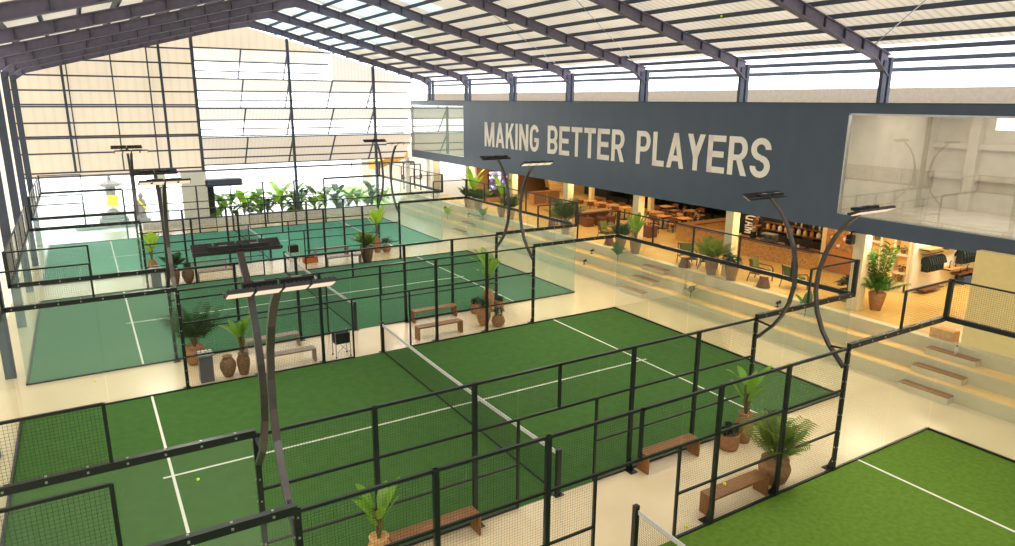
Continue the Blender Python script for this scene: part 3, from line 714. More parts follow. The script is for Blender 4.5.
# ------------------------------------------------------------------ plants and pots
def potmesh(kind, s=1.):
    P = {'big': [(.2, 0), (.3, .1), (.36, .3), (.38, .42), (.33, .55), (.28, .6), (.33, .64), (.3, .66), (.26, .62)],
         'urn': [(.12, 0), (.2, .12), (.27, .34), (.26, .5), (.17, .66), (.12, .7), (.17, .75), (.14, .76), (.1, .72)],
         'jar': [(.14, 0), (.17, .1), (.22, .4), (.22, .55), (.15, .72), (.18, .78), (.15, .79), (.12, .75)],
         'tall': [(.17, 0), (.24, .3), (.28, .55), (.28, .62), (.25, .62), (.24, .56)],
         'cyl': [(.24, 0), (.28, .1), (.29, .42), (.29, .46), (.26, .46), (.25, .42)],
         'ball': [(.12, 0), (.22, .08), (.26, .2), (.22, .34), (.15, .4), (.17, .43), (.13, .42)]}[kind]
    return MB().lathe([(r*s, z*s) for r, z in P], 20), P[-1][1]*s-.03, P[-1][0]*s
def palm_mesh(n, length, z0, nl=16, spread=1., lw=.03):
    f = MB(); st = MB()
    for k in range(n):
        az = 2*PI*k/n*1.618*2+random.uniform(-.3, .3); el = random.uniform(.85, 1.4) if k % 3 else 1.45
        L = length*random.uniform(.75, 1.1); d = Vector((math.cos(az), math.sin(az), 0)); sd = Vector((-d.y, d.x, 0))
        pts = []
        for i in range(9):
            t = i/8; r = L*math.cos(el)*t*spread+.24*L*t*t*spread; z = L*math.sin(el)*t-.24*L*t*t
            pts.append(Vector((0, 0, z0))+d*r+Vector((0, 0, z)))
        st.tube(pts, [.012*(1-.7*i/8) for i in range(9)], 4)
        for i in range(nl):
            t = .25+.75*(i+.5)/nl; j = min(7, int(t*8)); q = pts[j].lerp(pts[j+1], t*8-j); tg = (pts[j+1]-pts[j]).normalized()
            ll = L*.34*(1-abs(t-.5)*.9)
            for sg in (-1, 1):
                e = q+sd*sg*ll*.8+tg*ll*.55+Vector((0, 0, -.4*ll)); m_ = q.lerp(e, .45)+Vector((0, 0, .05*ll)); w = tg*lw*.5
                b_ = len(f.v); f.v += [tuple(q-w*.3), tuple(q+w*.3), tuple(m_+w), tuple(m_-w), tuple(e)]
                f.face([b_, b_+1, b_+2, b_+3]); f.face([b_+3, b_+2, b_+4])
    return f, st
def banana_mesh(n, length, z0, wide=.11, stemh=.5):
    f = MB(); st = MB(); wide *= .85
    for k in range(n):
        az = k*2.4+random.uniform(-.3, .3); h = stemh*random.uniform(.6, 1.25); tp = Vector((math.cos(az)*.1, math.sin(az)*.1, z0+h))
        st.tube([(0, 0, z0), tuple(tp*.5+Vector((0, 0, z0*.5))), tuple(tp)], [.02, .016, .012], 6)
        blade(f, tp, az, length*random.uniform(.55, .8), wide*length*1.6, length*random.uniform(.9, 1.5), .75, 7)
    return f, st
def clump_mesh(n, length, z0, wide=.11, stemh=.5):
    f = MB(); st = MB()
    for k in range(n):
        az = k*2.4+random.uniform(-.3, .3); h = stemh*random.uniform(.2, 1.3); tp = Vector((math.cos(az)*.15, math.sin(az)*.15, z0+h))
        st.tube([(0, 0, z0), tuple(tp*.5+Vector((0, 0, z0*.5))), tuple(tp)], [.03, .02, .012], 5)
        blade(f, tp, az, length*random.uniform(.6, 1.), wide*length*1.3, length*random.uniform(.3, 1.1), 1., 6)
    return f, st
def upright_mesh(n, length, z0):
    f = MB(); st = MB()
    for k in range(n):
        az = k*2.4; sp = .12+.3*(k/n); d = Vector((math.cos(az), math.sin(az), 0)); L = length*random.uniform(.75, 1.)
        top = Vector((0, 0, z0))+d*sp*L+Vector((0, 0, L)); st.tube([(0, 0, z0), tuple(Vector((0, 0, z0))+d*sp*L*.35+Vector((0, 0, L*.5))), tuple(top)], [.02, .015, .008], 5)
        for i in range(7):
            t = .4+.6*i/6; c = Vector((0, 0, z0)).lerp(top, t)
            for sg in (-1, 1): blade(f, c, az+sg*1.2, .2*length/1.35, .055, .16, .3, 4)
    return f, st
def bush_mesh(n, r, z0, ls=.09):
    f = MB()
    for k in range(n):
        a = random.uniform(0, 2*PI); e = random.uniform(-.2, 1.4); rr = r*random.uniform(.35, 1)
        p = (math.cos(a)*math.cos(e)*rr, math.sin(a)*math.cos(e)*rr, z0+r*.7+math.sin(e)*rr*.8)
        blade(f, p, a+random.uniform(-1, 1), ls*2, ls*.6, random.uniform(-.3, .8)*ls*2, .5, 3)
    return f
def plant(kind, pot, x, y, z, label, s=1., potm=TERRA, leaf=None, pots=1., cat='potted plant', group=None, name=None):
    t = thing(name or {'palm': 'potted_palm', 'banana': 'potted_banana_plant', 'bush': 'potted_shrub', 'fiddle': 'potted_fiddle_leaf', 'none': 'clay_urn'}[kind], label, cat, (x, y, z), random.uniform(0, 6), group)
    pm, zt_, r_ = potmesh(pot, pots); pm.build('pot', potm, t, smooth=True)
    if kind == 'none':
        if pot == 'urn':
            for sg in (-1, 1): MB().tube([(sg*.12*pots, 0, .7*pots), (sg*.2*pots, 0, .72*pots), (sg*.22*pots, 0, .64*pots), (sg*.17*pots, 0, .58*pots)], .018, 6).build('handle', potm, t)
        return t
    MB().lathe([(r_, 0), (0.001, .01)], 14, (0, 0, zt_)).build('soil', SOIL, t)
    if kind == 'palm': f, st = palm_mesh(26, 1.1*s, zt_, 15, .8, .036)
    elif kind == 'banana': f, st = banana_mesh(8, .55*s, zt_, .13, .55*s)
    elif kind == 'fiddle':
        f, st = upright_mesh(11, 1.35*s, zt_)
        f2, s2 = palm_mesh(18, .8*s, zt_); b = len(f.v); f.v += f2.v; f.f += [[i+b for i in q] for q in f2.f]; f.m += f2.m
    else: f = bush_mesh(int(90), .22*s, zt_, .07*s); st = MB().tube([(0, 0, zt_), (0, 0, zt_+.2*s)], .015, 5)
    f.build('foliage', leaf or {'palm': LEAFP, 'banana': LEAFB, 'fiddle': LEAFG}.get(kind, LEAFD), t)
    st.build('stems', STEM, t)
    return t
# aisle in front of the middle court, right part
plant('palm', 'big', 4.4, -7.08, 0, 'large feathery palm in a round terracotta pot at the end of the front bench', 1.15, pots=.92)
plant('banana', 'jar', 5.36, -5.45, 0, 'upright banana plant in a tall clay jar against the middle court fence', 1.2)
plant('bush', 'cyl', 4.78, -5.48, 0, 'blackish low plant in a wide round clay tub beside the tall jar', .9, leaf=LEAFK, pots=.88)
plant('bush', 'ball', 5.98, -5.75, 0, 'dark shrub in a small round clay pot behind the large palm', 1.2)
# same aisle, left part
plant('banana', 'jar', -4.2, -5.5, 0, 'light green banana plant in a pale clay vase at the bottom edge of the picture', 1.0, TERRAL)
plant('bush', 'ball', -4.62, -5.3, 0, 'small dark shrub beside the pale clay vase at the bottom edge', .8, leaf=LEAFK, pots=.6)
# aisle behind the middle court, right
plant('bush', 'urn', 4.32, 5.8, 0, 'leafy shrub in a tall clay urn right behind the middle court fence', 1.1, leaf=LEAFD)
plant('bush', 'ball', 4.75, 5.45, 0, 'small round clay pot with a green shrub, at the foot of the second aisle fence', 1.0, leaf=LEAFD)
plant('bush', 'cyl', 4.85, 7.3, 0, 'dark low plant in a wide clay tub behind the wooden benches of the second aisle', .9, leaf=LEAFK, pots=.85)
plant('banana', 'jar', 5.4, 7.35, 0, 'tall banana plant in a clay jar beside the second court', 1.7, pots=1.1)
plant('bush', 'cyl', 5.95, 7.4, 0, 'clay tub with a low plant, right of the tall banana plant', .8, pots=.7)
# aisle behind the middle court, left
plant('palm', 'big', -5.5, 7.1, 0, 'bushy palm in a big clay pot behind the grey bin at left', 1.5, TERRA, LEAFD, .9)
plant('none', 'urn', -4.8, 5.45, 0, 'bulbous mottled clay urn with handles, left of the banana urn', potm=TERRAD, pots=.88, cat='urn')
plant('banana', 'jar', -4.36, 5.4, 0, 'thin yellow-green banana plant in a mottled clay urn beside the handled urn', 1.25, TERRAD, pots=.88)
# aisle before the farthest court
plant('palm', 'tall', 4.3, 18.1, 0, 'broad palm in a tall tapered pot beyond the second court', 1.0, TERRAD, LEAFP, 1.3)
plant('banana', 'jar', 5.55, 19.9, 0, 'yellow-green banana plant in a clay jar before the farthest court', 1.8, TERRA, LEAFY)
plant('bush', 'ball', 6.05, 19.8, 0, 'dark shrub in a small clay pot, rightmost in the farthest aisle', 1.2, leaf=LEAFK)
plant('banana', 'jar', -5.55, 20.3, 0, 'yellow-green banana plant in a jar at the far left aisle beyond the bin', 1.4, TERRA, LEAFY)
plant('palm', 'jar', -4.85, 18.15, 0, 'slim palm in a tall clay jar at the left end of the farthest aisle', .85, TERRAD, LEAFD)
plant('bush', 'urn', -4.3, 18.05, 0, 'round clay urn with a sprig beside the distant left bench', .8, TERRAD, LEAFD)

# benches
def bench(x0, x1, y, label, m=WOOD):
    t = thing('wooden_bench', label, 'bench', ((x0+x1)/2, y, 0)); h = (x1-x0)/2
    MB().box(-h, h, -.18, .18, .41, .46).build('seat', m, t, bevel=.006)
    for s in (-1, 1): MB().box(*sorted((s*h, s*(h-.05))), -.18, .18, 0, .41).build('leg', m, t, bevel=.006)
    return t
bench(2.15, 3.85, -7.2, 'warm brown wooden bench in front of the large palm at lower right')
bench(2.2, 3.85, -5.24, 'brown wooden bench against the middle court fence at lower right')
bench(-3.9, -2.1, -5.24, 'brown wooden bench at the bottom beside the pale clay vase')
bench(1.5, 3.25, 5.6, 'front one of two brown benches behind the middle court net')
bench(2.15, 3.95, 7.42, 'rear one of two brown benches behind the middle court net')
WOODG = mat('greyed_bench_wood', srgb(150, 134, 118), rough=.5, var=.15, scale=5)
bench(-3.95, -2.15, 5.45, 'greyed wooden bench next to the black ball cart', WOODG)
bench(-3.95, -2.2, 7.2, 'greyed wooden bench against the second court behind the clay urns', WOODG)
bench(2.1, 3.9, 18.0, 'pale grey bench in the farthest aisle left of the tapered palm pot', WOODG)
bench(2.2, 4.0, 20.3, 'pale grey bench against the fence of the farthest court', WOODG)
bench(-3.9, -2.3, 18.05, 'distant left bench in front, beside the round urn', WOODG)
bench(-3.9, -2.3, 20.2, 'distant left bench against the farthest court', WOODG)

# bins
def bin_(x, y, label):
    t = thing('drinks_station', label, 'bin', (x, y, 0))
    MB().box(-.19, .19, -.16, .16, 0, .82).build('body', BINM, t, bevel=.01); MB().box(-.24, .24, -.2, .2, .82, .86).build('top', METAL, t)
    for k in range(4): MB().lathe([(.04, 0), (.045, .1), (.03, .11)], 10, (-.15+.1*k, 0, .86)).build('cup', GARW, t)
bin_(-5.42, 5.4, 'grey pedestal with white cups behind the middle court, left of the clay urns')
bin_(-5.62, 18.0, 'distant grey pedestal with white top at the left of the farthest aisle')
def cart(x, y, label):
    t = thing('ball_cart', label, 'ball cart', (x, y, 0))
    MB().box(-.24, .24, -.18, .18, .45, .82).build('basket', BLKM, t, bevel=.03)
    for sx in (-1, 1):
        for sy in (-1, 1):
            MB().tube([(sx*.24, sy*.18, .86), (sx*.24, sy*.2, .03)], .014, 6).build('leg', METAL, t); MB().ell((sx*.24, sy*.2, .03), (.03, .02, .03), 8, 4).build('caster', BLKM, t)
        MB().tube([(sx*.24, -.19, .12), (sx*-.1, -.19, .45)], .01, 5).build('brace', METAL, t)
cart(-1.28, 5.42, 'black ball basket on thin folding legs right of the greyed bench')
cart(1.05, 20.2, 'distant black ball basket on white legs before the farthest court')
t = thing('orange_crate', 'orange crate of gear on the floor left of the distant pale bench', 'crate', (1.65, 19.3, 0))
MB().box(-.35, .35, -.2, .2, 0, .05).box(-.35, .35, -.2, -.17, .05, .28).box(-.35, .35, .17, .2, .05, .28).box(-.35, -.32, -.2, .2, .05, .28).box(.32, .35, -.2, .2, .05, .28).build('shell', ORANGE, t)
MB().ell((-.1, 0, .22), (.16, .12, .1)).ell((.14, .02, .22), (.14, .12, .08)).build('contents', BLKM, t)
for (x, y, z, l) in ((-6.5, -.5, .045, 'yellow tennis ball lying on the left half of the middle court'), (2.75, -7.12, .49, 'yellow tennis ball resting on the front bench'), (1.5, -7.3, .035, 'yellow tennis ball by the doorway left of the front bench'),
                     (-8.3, 7.0, .035, 'yellow tennis ball in the aisle behind the middle court at far left'),
                     (10.125, .62, 10.85, 'yellow tennis ball stuck against a roof purlin high above the courts')):
    tag(MB().ell((0, 0, 0), (.035, .035, .035), 12, 8).build('tennis_ball', BALL, smooth=True), l, 'ball').location = (x, y, z)

# ------------------------------------------------------------------ terrace lounge
def armchair(x, y, rz, label):
    t = thing('lounge_armchair', label, 'armchair', (x, y, UZ), rz)
    MB().box(-.3, .3, -.3, .3, .3, .36).build('seat_frame', WOODD, t)
    MB().box(-.27, .27, -.28, .26, .36, .48).build('seat_cushion', CUSH, t, bevel=.03)
    MB().cbox((0, .3, .68), (.54, .13, .44), Matrix.Rotation(-.2, 4, 'X')).build('back_cushion', CUSH, t, bevel=.03)
    for s in (-1, 1):
        MB().sweep([(s*.33, -.34, 0), (s*.33, -.33, .5), (s*.33, -.24, .6), (s*.33, .2, .62), (s*.33, .36, .66)], .04, .04, up=(1, 0, 0)).build('armrest', WOODD, t)
        MB().tube([(s*.33, .36, .9), (s*.33, .3, .4), (s*.33, .4, 0)], .022, 6).build('rear_leg', WOODD, t)
    MB().box(-.33, .33, .36, .4, .82, .88).box(-.33, .33, -.33, -.29, .26, .3).build('crossbar', WOODD, t)
    return t
A0 = 'lounge armchair with olive cushions'
armchair(14.35, 5.35, -.5, 'olive lounge armchair left of the feathery potted palms')
armchair(14.6, 4.35, .6, 'brown-framed lounge armchair turned away, touching the potted palms')
armchair(14.75, 1.75, PI-2.9, 'olive lounge armchair facing the courts in front of the bar')
armchair(14.95, .35, 1.3, 'olive lounge armchair turned sideways at the right end of the bar')
armchair(14.9, 11.5, .2, 'olive lounge armchair left of the leafy pots at the second front column')
armchair(15.1, 16.2, .1, 'distant olive lounge armchair before the brick arch wall')
def sidetable(x, y, label, s=1.):
    t = thing('cone_side_table', label, 'side table', (x, y, UZ))
    MB().lathe([(.27*s, 0), (.15*s, .4), (.19*s, .42), (.19*s, .45)], 16).build('body', WOODD, t)
    MB().lathe([(.2*s, .45), (.2*s, .47)], 16).build('top', WOODT, t)
sidetable(13.85, 5.0, 'dark cone-shaped side table by the armchair left of the potted palms')
sidetable(14.05, 1.05, 'dark cone-shaped side table between the two armchairs before the bar')
sidetable(14.1, 10.35, 'dark cone-shaped side table by the armchair near the second front column')
sidetable(14.3, 15.6, 'dark cone-shaped side table by the distant armchair')
# terrace plants
plant('palm', 'tall', 13.84, 3.5, UZ, 'feathery palm in a rattan pot left of the first cream column by the bar', 1.15, TERRAD, LEAFP)
plant('bush', 'tall', 13.84, 2.45, UZ, 'shrub in a rattan pot right of the first cream column by the bar', 1.6, TERRAD, LEAFD)
plant('palm', 'tall', 13.84, 9.2, UZ, 'dark green palm in a rattan pot left of the second cream column', .95, TERRAD, LEAFD)
plant('banana', 'tall', 13.84, 8.15, UZ, 'bright leafed banana plant in a rattan pot right of the second cream column', 1.25, TERRAD)
plant('palm', 'tall', 13.84, 13.7, UZ, 'tall dark shrub palm before the third cream column', 1.6, TERRAD, LEAFD)
plant('banana', 'tall', 13.84, 20.35, UZ, 'banana plant in a pot in front of the fourth cream column', 1.8, TERRA)
plant('palm', 'tall', 13.84, 19.25, UZ, 'dark palm in a clay pot right of the fourth cream column', 1.1, TERRA, LEAFD)
plant('palm', 'tall', 13.85, 24.7, UZ, 'palm in the leftmost of three pots by the timber wall corner', 1.0, TERRA, LEAFD)
plant('banana', 'tall', 13.86, 24.02, UZ, 'banana plant in the middle of three pots by the timber wall corner', 2.0, TERRAL)
plant('palm', 'tall', 13.88, 23.3, UZ, 'palm in the rightmost of three pots by the timber wall corner', 1.1, TERRAD, LEAFD)
plant('fiddle', 'tall', 14.95, -2.9, UZ, 'big bright fiddle-leaf plant in a clay pot in front of the shop niches', 1.25, TERRA)
plant('bush', 'cyl', 15.1, -1.7, UZ, 'dark spiky low plant in a basket left of the big fiddle-leaf plant', 1.6, TERRAD, LEAFK, .9)

area('arch_wall_fill', (21.5, 24.6, 3.9), 4, .4, 60, (1, .84, .6), (math.radians(45), 0, 0))  # unseen lamp added to brighten the brick arch
# bar counter
bc = thing('bar_counter', 'long sand-coloured bar counter with brown wooden top', 'bar counter', (18.1, 5.8, UZ))
MB().box(0, .5, -3.9, 4.0, 0, .74).box(.5, 4.5, 3.55, 4.0, 0, .74).build('front', COUNTER, bc)
MB().box(-.12, .62, -3.95, 4.12, .74, .8).box(.62, 4.5, 3.4, 4.12, .74, .8).build('top', BARTOP, bc)
# bar back wall with rotated lettering
struct('wall_bar_back', MB().box(21.9, 22, 1.7, 9.2, UZ, 4), DARKW)
bs = thing('bar_wall_lettering', 'white outline capitals running up the black wall behind the bar', 'sign', (21.87, 8.1, 1.45))
for k, ch in enumerate('MAD'):
    W, mb = letter_mesh(ch, lambda p: (0, .45-p[1], k*.36+p[0]), .8, .45); mb.build('letter', LETT, bs)
sh = thing('bar_shelf', 'dark back-bar shelf unit loaded with jars behind the bar', 'shelf', (21.6, 4.6, UZ))
MB().box(-.25, .25, -2.6, 2.6, 0, .5).build('cabinet', BLKM, sh)
for z in (.62, .98): MB().box(-.05, .25, -2.6, 2.6, z, z+.04).build('shelf_board', WOODD, sh)
for i in range(9):
    tag(MB().lathe([(.09, 0), (.1, .05), (.1, .2), (.06, .25), (.06, .28)], 10).build('amber_jar', [TERRAL, TERRA, GARW][i % 3], smooth=True), 'jar standing on the upper shelf behind the bar', 'jar', 'jars on the upper bar shelf').location = (21.62, 6.9-.36*i, UZ+.66)
for i in range(8):
    tag(MB().lathe([(.045, 0), (.045, .18), (.02, .25), (.02, .32)], 8).build('bar_bottle', [GARW, LEAFK, METAL][i % 3], smooth=True), 'bottle standing on the top shelf behind the bar', 'bottle', 'bottles on the top bar shelf').location = (21.65, 6.0-.33*i, UZ+1.02)
def machine(x, y, label, kind):
    t = thing(kind, label, 'bar appliance', (x, y, UZ+.8))
    if kind == 'espresso_machine':
        MB().box(-.2, .2, -.33, .33, .05, .12).box(.0, .2, -.33, .33, .12, .28).box(-.2, .2, -.34, .34, .28, .36).build('body', GREYC, t, bevel=.01)
        for s in (-1, 1):
            MB().tube([(-.12, s*.17, .28), (-.12, s*.17, .22)], .04, 8).build('group_head', BLKM, t); MB().tube([(-.12, s*.17, .22), (-.26, s*.17, .2)], .015, 6).build('portafilter', BLKM, t)
        MB().box(-.18, -.14, -.32, -.28, 0, .05).box(.14, .18, .28, .32, 0, .05).box(-.18, -.14, .28, .32, 0, .05).box(.14, .18, -.32, -.28, 0, .05).build('feet', BLKM, t)
    elif kind == 'coffee_grinder':
        MB().box(-.1, .1, -.09, .09, 0, .3).build('body', BLKM, t); MB().lathe([(.05, .3), (.11, .5), (.11, .52)], 12).build('hopper', METAL, t)
    else:
        MB().box(-.02, .02, -.25, .25, .12, .48).build('screen', BLKM, t); MB().box(-.02, .02, -.03, .03, .02, .14).box(-.1, .1, -.1, .1, 0, .02).build('stand', BLKM, t)
machine(18.4, 4.3, 'chrome espresso machine on the bar counter', 'espresso_machine')
machine(18.4, 5.2, 'black coffee grinder left of the espresso machine', 'coffee_grinder')
machine(18.4, 3.3, 'white-topped coffee grinder right of the espresso machine', 'coffee_grinder')
machine(18.45, 2.4, 'black till screen at the right end of the bar counter', 'till_screen')
for i, y in enumerate((6.4, 6.15, 5.9, 2.95, 2.75)):
    tag(MB().lathe([(.04, 0), (.05, .12), (.045, .12), (.035, .01)], 10).build('cup', GARW), 'white cup standing on the bar counter', 'cup', 'cups on the bar counter').location = (18.35, y, UZ+.8)
# art, screen, speaker
t = thing('mosaic_artwork', 'large brown panel with blue and white mosaic shapes right of the bar', 'artwork', (18.46, .9, 1.3))
MB().box(0, .03, -.64, .64, 0, 2.2).build('board', mat('art_board', srgb(172, 116, 62), rough=.7), t); MB().box(-.015, 0, -.6, .6, .95, 2.15).build('mosaic', ARTM, t)
t = thing('wall_speaker', 'black box speaker hanging at the soffit above the mosaic panel', 'speaker', (13.92, -2.32, 3.58))
MB().box(-.1, .1, -.1, .1, 0, .3).build('body', BLKM, t); MB().box(-.02, .02, -.02, .02, .3, .42).box(-.02, .25, -.02, .02, .38, .42).build('bracket', BLKM, t); MB().lathe([(.08, 0), (.08, .01)], 12).build('cone', GREYC, t).location = (-.13, 0, .15)
t = thing('wall_screen', 'large wall screen showing a purple and white picture on the timber wall', 'screen', (17.2, 26.46, 2.05))
MB().box(-.78, .78, -.04, .03, -.04, 1.34).build('bezel', BLKM, t); MB().box(-.74, .74, -.055, -.04, 0, 1.3).build('display', SCREEN, t)
t = thing('timber_planter', 'long timber planter box with dark shrubs below the wall screen', 'planter', (17.1, 26.1, UZ))
MB().box(-1.1, 1.1, -.25, .25, 0, .35).build('box', WOODP, t)
f = MB()
for k in range(260): blade(f, (random.uniform(-1.05, 1.05), random.uniform(-.2, .2), random.uniform(.35, .75)), random.uniform(0, 6.3), .14, .05, .1, .5, 3)
f.build('foliage', LEAFD, t)

# shop niches
area('niche_fill', (16.4, -1.6, 3.9), .3, 2.0, 35, (1, .86, .6), (0, math.radians(-40), 0))  # unseen lamp added to lift the dark niches
nw = thing('display_niche_unit', 'cream built-in unit of square display niches behind the fiddle-leaf plant', 'shelving', (17.9, -1.45, UZ))
u = MB(); ys = [.82, .38, -.08, -.8]
ys = [.83, .40, -.08, -.43, -.8]
col_y = [.83, .36, -.16, -.8]
u.box(.3, .5, -.8, .83, 0, 2.74)
for y in (.83, .33, -.2, -.76): u.box(0, .3, y-.05, y+.03, 0, 2.74)
u.box(0, .3, -.8, .83, 0, .36).box(0, .3, -.8, .83, 2.6, 2.74)
nz = [(.36, .95, 1.75, 2.6), (.36, 1.25, 2.2, 2.6), (.36, .72, 1.42, 2.05, 2.6)]
for (ya, yb), zs in zip(((.33, .83), (-.2, .33), (-.76, -.2)), nz):
    for z in zs[1:-1]: u.box(0, .3, ya, yb, z-.04, z+.04)
u.build('frame', CREAM, nw)
MB().box(.27, .3, -.8, .83, .36, 2.6).build('back_panel', mat('lit_niche_back', srgb(212, 158, 88), rough=.7, emis=srgb(230, 170, 90), estr=.25), nw)
k = 0
for (ym), zs in zip((-.87, -1.38, -1.93), nz):
    for z in zs[:-1]:
        k += 1
        if k in (4,):
            tag(MB().ell((0, 0, .14), (.12, .12, .14), 8, 6).build('lit_ornament', glow('warm_ornament', srgb(255, 214, 90), 1.3)), 'glowing yellow ornament in a lower display niche', 'ornament').location = (18.03, ym, UZ+z+.04)
            continue
        t = thing('niche_pot_plant', 'small potted plant standing in one of the cream display niches', 'potted plant', (18.03, ym, UZ+z+.04), 0, 'plants in the display niches')
        MB().lathe([(.07, 0), (.1, .12), (.08, .12)], 10).build('pot', TERRAD, t)
        bush_mesh(22, .13, .08, .05).build('foliage', LEAFG if k % 2 else LEAFK, t)
# shop wall: rails of garments, shelves
def rail(x0, x1, z, label):
    t = thing('garment_rail', label, 'clothes rail', ((x0+x1)/2, -2.5, z)); h = (x1-x0)/2
    MB().tube([(-h, 0, 0), (h, 0, 0)], .015, 6).build('bar', BLKM, t)
    for s in (-1, 1): MB().tube([(s*h, 0, 0), (s*h, .2, .0)], .012, 6).build('bracket', BLKM, t)
def garment(x, y, z, m, label, group):
    t = thing('hanging_shirt', label, 'garment', (x, y, z), 0, group)
    g = MB()
    k = len(g.v); pr = [(-.05, 0), (-.2, -.07), (-.32, -.3), (-.24, -.34), (-.17, -.2), (-.18, -.62), (.18, -.62), (.17, -.2), (.24, -.34), (.32, -.3), (.2, -.07), (.05, 0)]
    for dx in (-.03, .03): g.v += [(dx, a*.7, b*.95) for a, b in pr]
    n = len(pr); g.face([k+i for i in range(n)]); g.face([k+n+i for i in range(n)][::-1])
    for i in range(n): g.face([k+i, k+(i+1) % n, k+n+(i+1) % n, k+n+i])
    g.build('cloth', m, t); MB().tube([(0, 0, 0), (0, 0, .06)], .008, 5).build('hanger', METAL, t)
rail(18.5, 19.75, 2.72, 'short black clothes rail holding dark shirts on the white shop wall')
for i in range(8): garment(18.58+.15*i, -2.52, 2.65, GARM, 'dark teal shirt hanging on the left rail of the white shop wall', 'dark shirts on the left rail')
rail(20.9, 22.3, 2.75, 'short black clothes rail under the dark wall at the back of the shop')
for i in range(7): garment(20.98+.19*i, -2.55, 2.68, GARM, 'dark shirt hanging on the rail at the back of the shop', 'dark shirts on the back rail')
def shelf(x0, x1, z, label, m=WOODT, y=-2.35, d=.4):
    t = thing('wall_shelf', label, 'shelf', ((x0+x1)/2, y, z)); h = (x1-x0)/2
    MB().box(-h, h, -d, 0, -.03, 0).build('board', m, t)
    for s in (-.8, .8): MB().box(s*h-.01, s*h+.01, -d*.8, 0, -.09, -.03).build('bracket', BLKM, t)
shelf(18.25, 19.6, 2.98, 'light wooden shelf above the hanging dark shirts')
shelf(19.65, 20.9, 2.9, 'light wooden shelf with folded white shirts above the shop wall')
shelf(20.05, 21.2, 2.02, 'wooden shelf with small black stands in the middle of the white shop wall')
shelf(20.8, 22.4, 1.72, 'dark wooden shelf above the folded blue clothes', WOODD)
shelf(18.3, 19.7, 1.42, 'low dark shelf near the floor of the white shop wall', WOODD)
for i in range(4): tag(MB().box(-.12, .12, -.12, .12, 0, .22).build('folded_shirt_stack', GARW, bevel=.02), 'folded white shirts standing on the upper light shelf', 'folded clothes', 'folded white shirts').location = (19.85+.27*i, -2.55, 2.9)
def dstand(x, z):
    t = thing('display_stand', 'small black hook-shaped display stand on a shop shelf', 'display stand', (x, -2.55, z), 0, 'black display stands')
    MB().lathe([(.05, 0), (.05, .015)], 10).build('base', BLKM, t); MB().tube([(0, 0, .01), (0, 0, .24), (.06, 0, .28), (.1, 0, .26)], .015, 6).build('hook', BLKM, t)
dstand(20.3, 2.02); dstand(20.75, 2.02); dstand(21.2, 1.72); dstand(21.7, 1.72)
tag(MB().box(-.5, .5, -.15, .15, 0, .32).build('folded_jeans_pile', DENIM, bevel=.03), 'pile of folded blue clothes under the dark shelf at the back of the shop', 'folded clothes').location = (21.7, -2.6, UZ)
tag(MB().box(-.18, .18, -.35, .35, 0, .3).build('wooden_crate', TERRAL, bevel=.01), 'low tan wooden crate at the foot of the cream corner wall', 'crate').location = (13.9, -5.7, UZ)

# restaurant tables, chairs
def table(x, y, label, group=None, s=.75):
    t = thing('cafe_table', label, 'table', (x, y, UZ), 0, group)
    MB().box(-s/2, s/2, -s/2, s/2, .71, .75).build('table_top', WOODT, t, bevel=.008)
    MB().tube([(0, 0, .03), (0, 0, .71)], .035, 8).build('pedestal', BLKM, t); MB().box(-.22, .22, -.22, .22, 0, .03).build('base', BLKM, t)
def cchair(x, y, rz, group):
    t = thing('cafe_chair', 'curved-back wooden cafe chair drawn up to a small table in the restaurant', 'chair', (x, y, UZ), rz, group)
    MB().box(-.22, .22, -.22, .22, .42, .47).build('seat', WOODT, t, bevel=.01)
    pts = [(.25*math.cos(a), .25*math.sin(a), .72) for a in [PI*k/8 for k in range(9)]]
    MB().sweep(pts, .03, .22).build('backrest', WOODD, t)
    for sx in (-1, 1):
        for sy in (-1, 1): MB().tube([(sx*.2, sy*.19, 0), (sx*.19, sy*.17, .42 if sy < 0 else .66)], .018, 6).build('leg', BLKM, t)
TB = [(19.7, 19.1), (19.75, 18.1), (19.8, 17.0), (19.8, 15.8), (20.2, 13.6), (19.6, 12.35), (20.7, 12.3), (20.0, 11.2), (22.3, 14.9), (22.4, 12.9), (17.5, 11.6)]
for i, (x, y) in enumerate(TB):
    table(x, y, 'small square wooden cafe table on a black pedestal in the restaurant', 'cafe tables')
    cchair(x-.62, y+.1, PI/2, 'cafe chairs'); cchair(x+.62, y-.1, -PI/2, 'cafe chairs')
t = thing('booth_table', 'wide dark wooden communal table with block legs beyond the third cream column', 'table', (17.2, 15.6, UZ))
MB().box(-1.1, 1.1, -.45, .45, .72, .78).build('table_top', BARTOP, t)
for s in (-1, 0, 1): MB().box(s*.75-.12, s*.75+.12, -.3, .3, 0, .72).build('leg', WOODD, t)
for i, (x, y) in enumerate(((16.4, 15.0), (17.2, 14.85), (17.9, 14.9))):
    tag(MB().box(-.25, .25, -.22, .22, 0, .5).build('block_stool', WOODD, bevel=.02), 'brown woven block stool at the wide communal table', 'stool', 'block stools').location = (x, y, UZ)
tag(MB().box(-.28, .28, -.28, .28, 0, .6).build('rattan_ottoman', WOODD, bevel=.03), 'brown rattan block standing right of the leafy pots at the second column', 'ottoman').location = (17.3, 10.9, UZ)
t = thing('sideboard', 'orange-brown wooden sideboard before the brick arch', 'sideboard', (19.2, 23.5, UZ))
MB().box(-1.1, 1.1, -.3, .3, .0, .85).build('body', WOODT, t, bevel=.01); MB().box(-1.15, 1.15, -.33, .33, .85, .9).build('top', BARTOP, t)
for s in (-.55, .55): MB().box(s-.5, s+.5, -.32, -.3, .12, .82).build('door', WOODP, t)
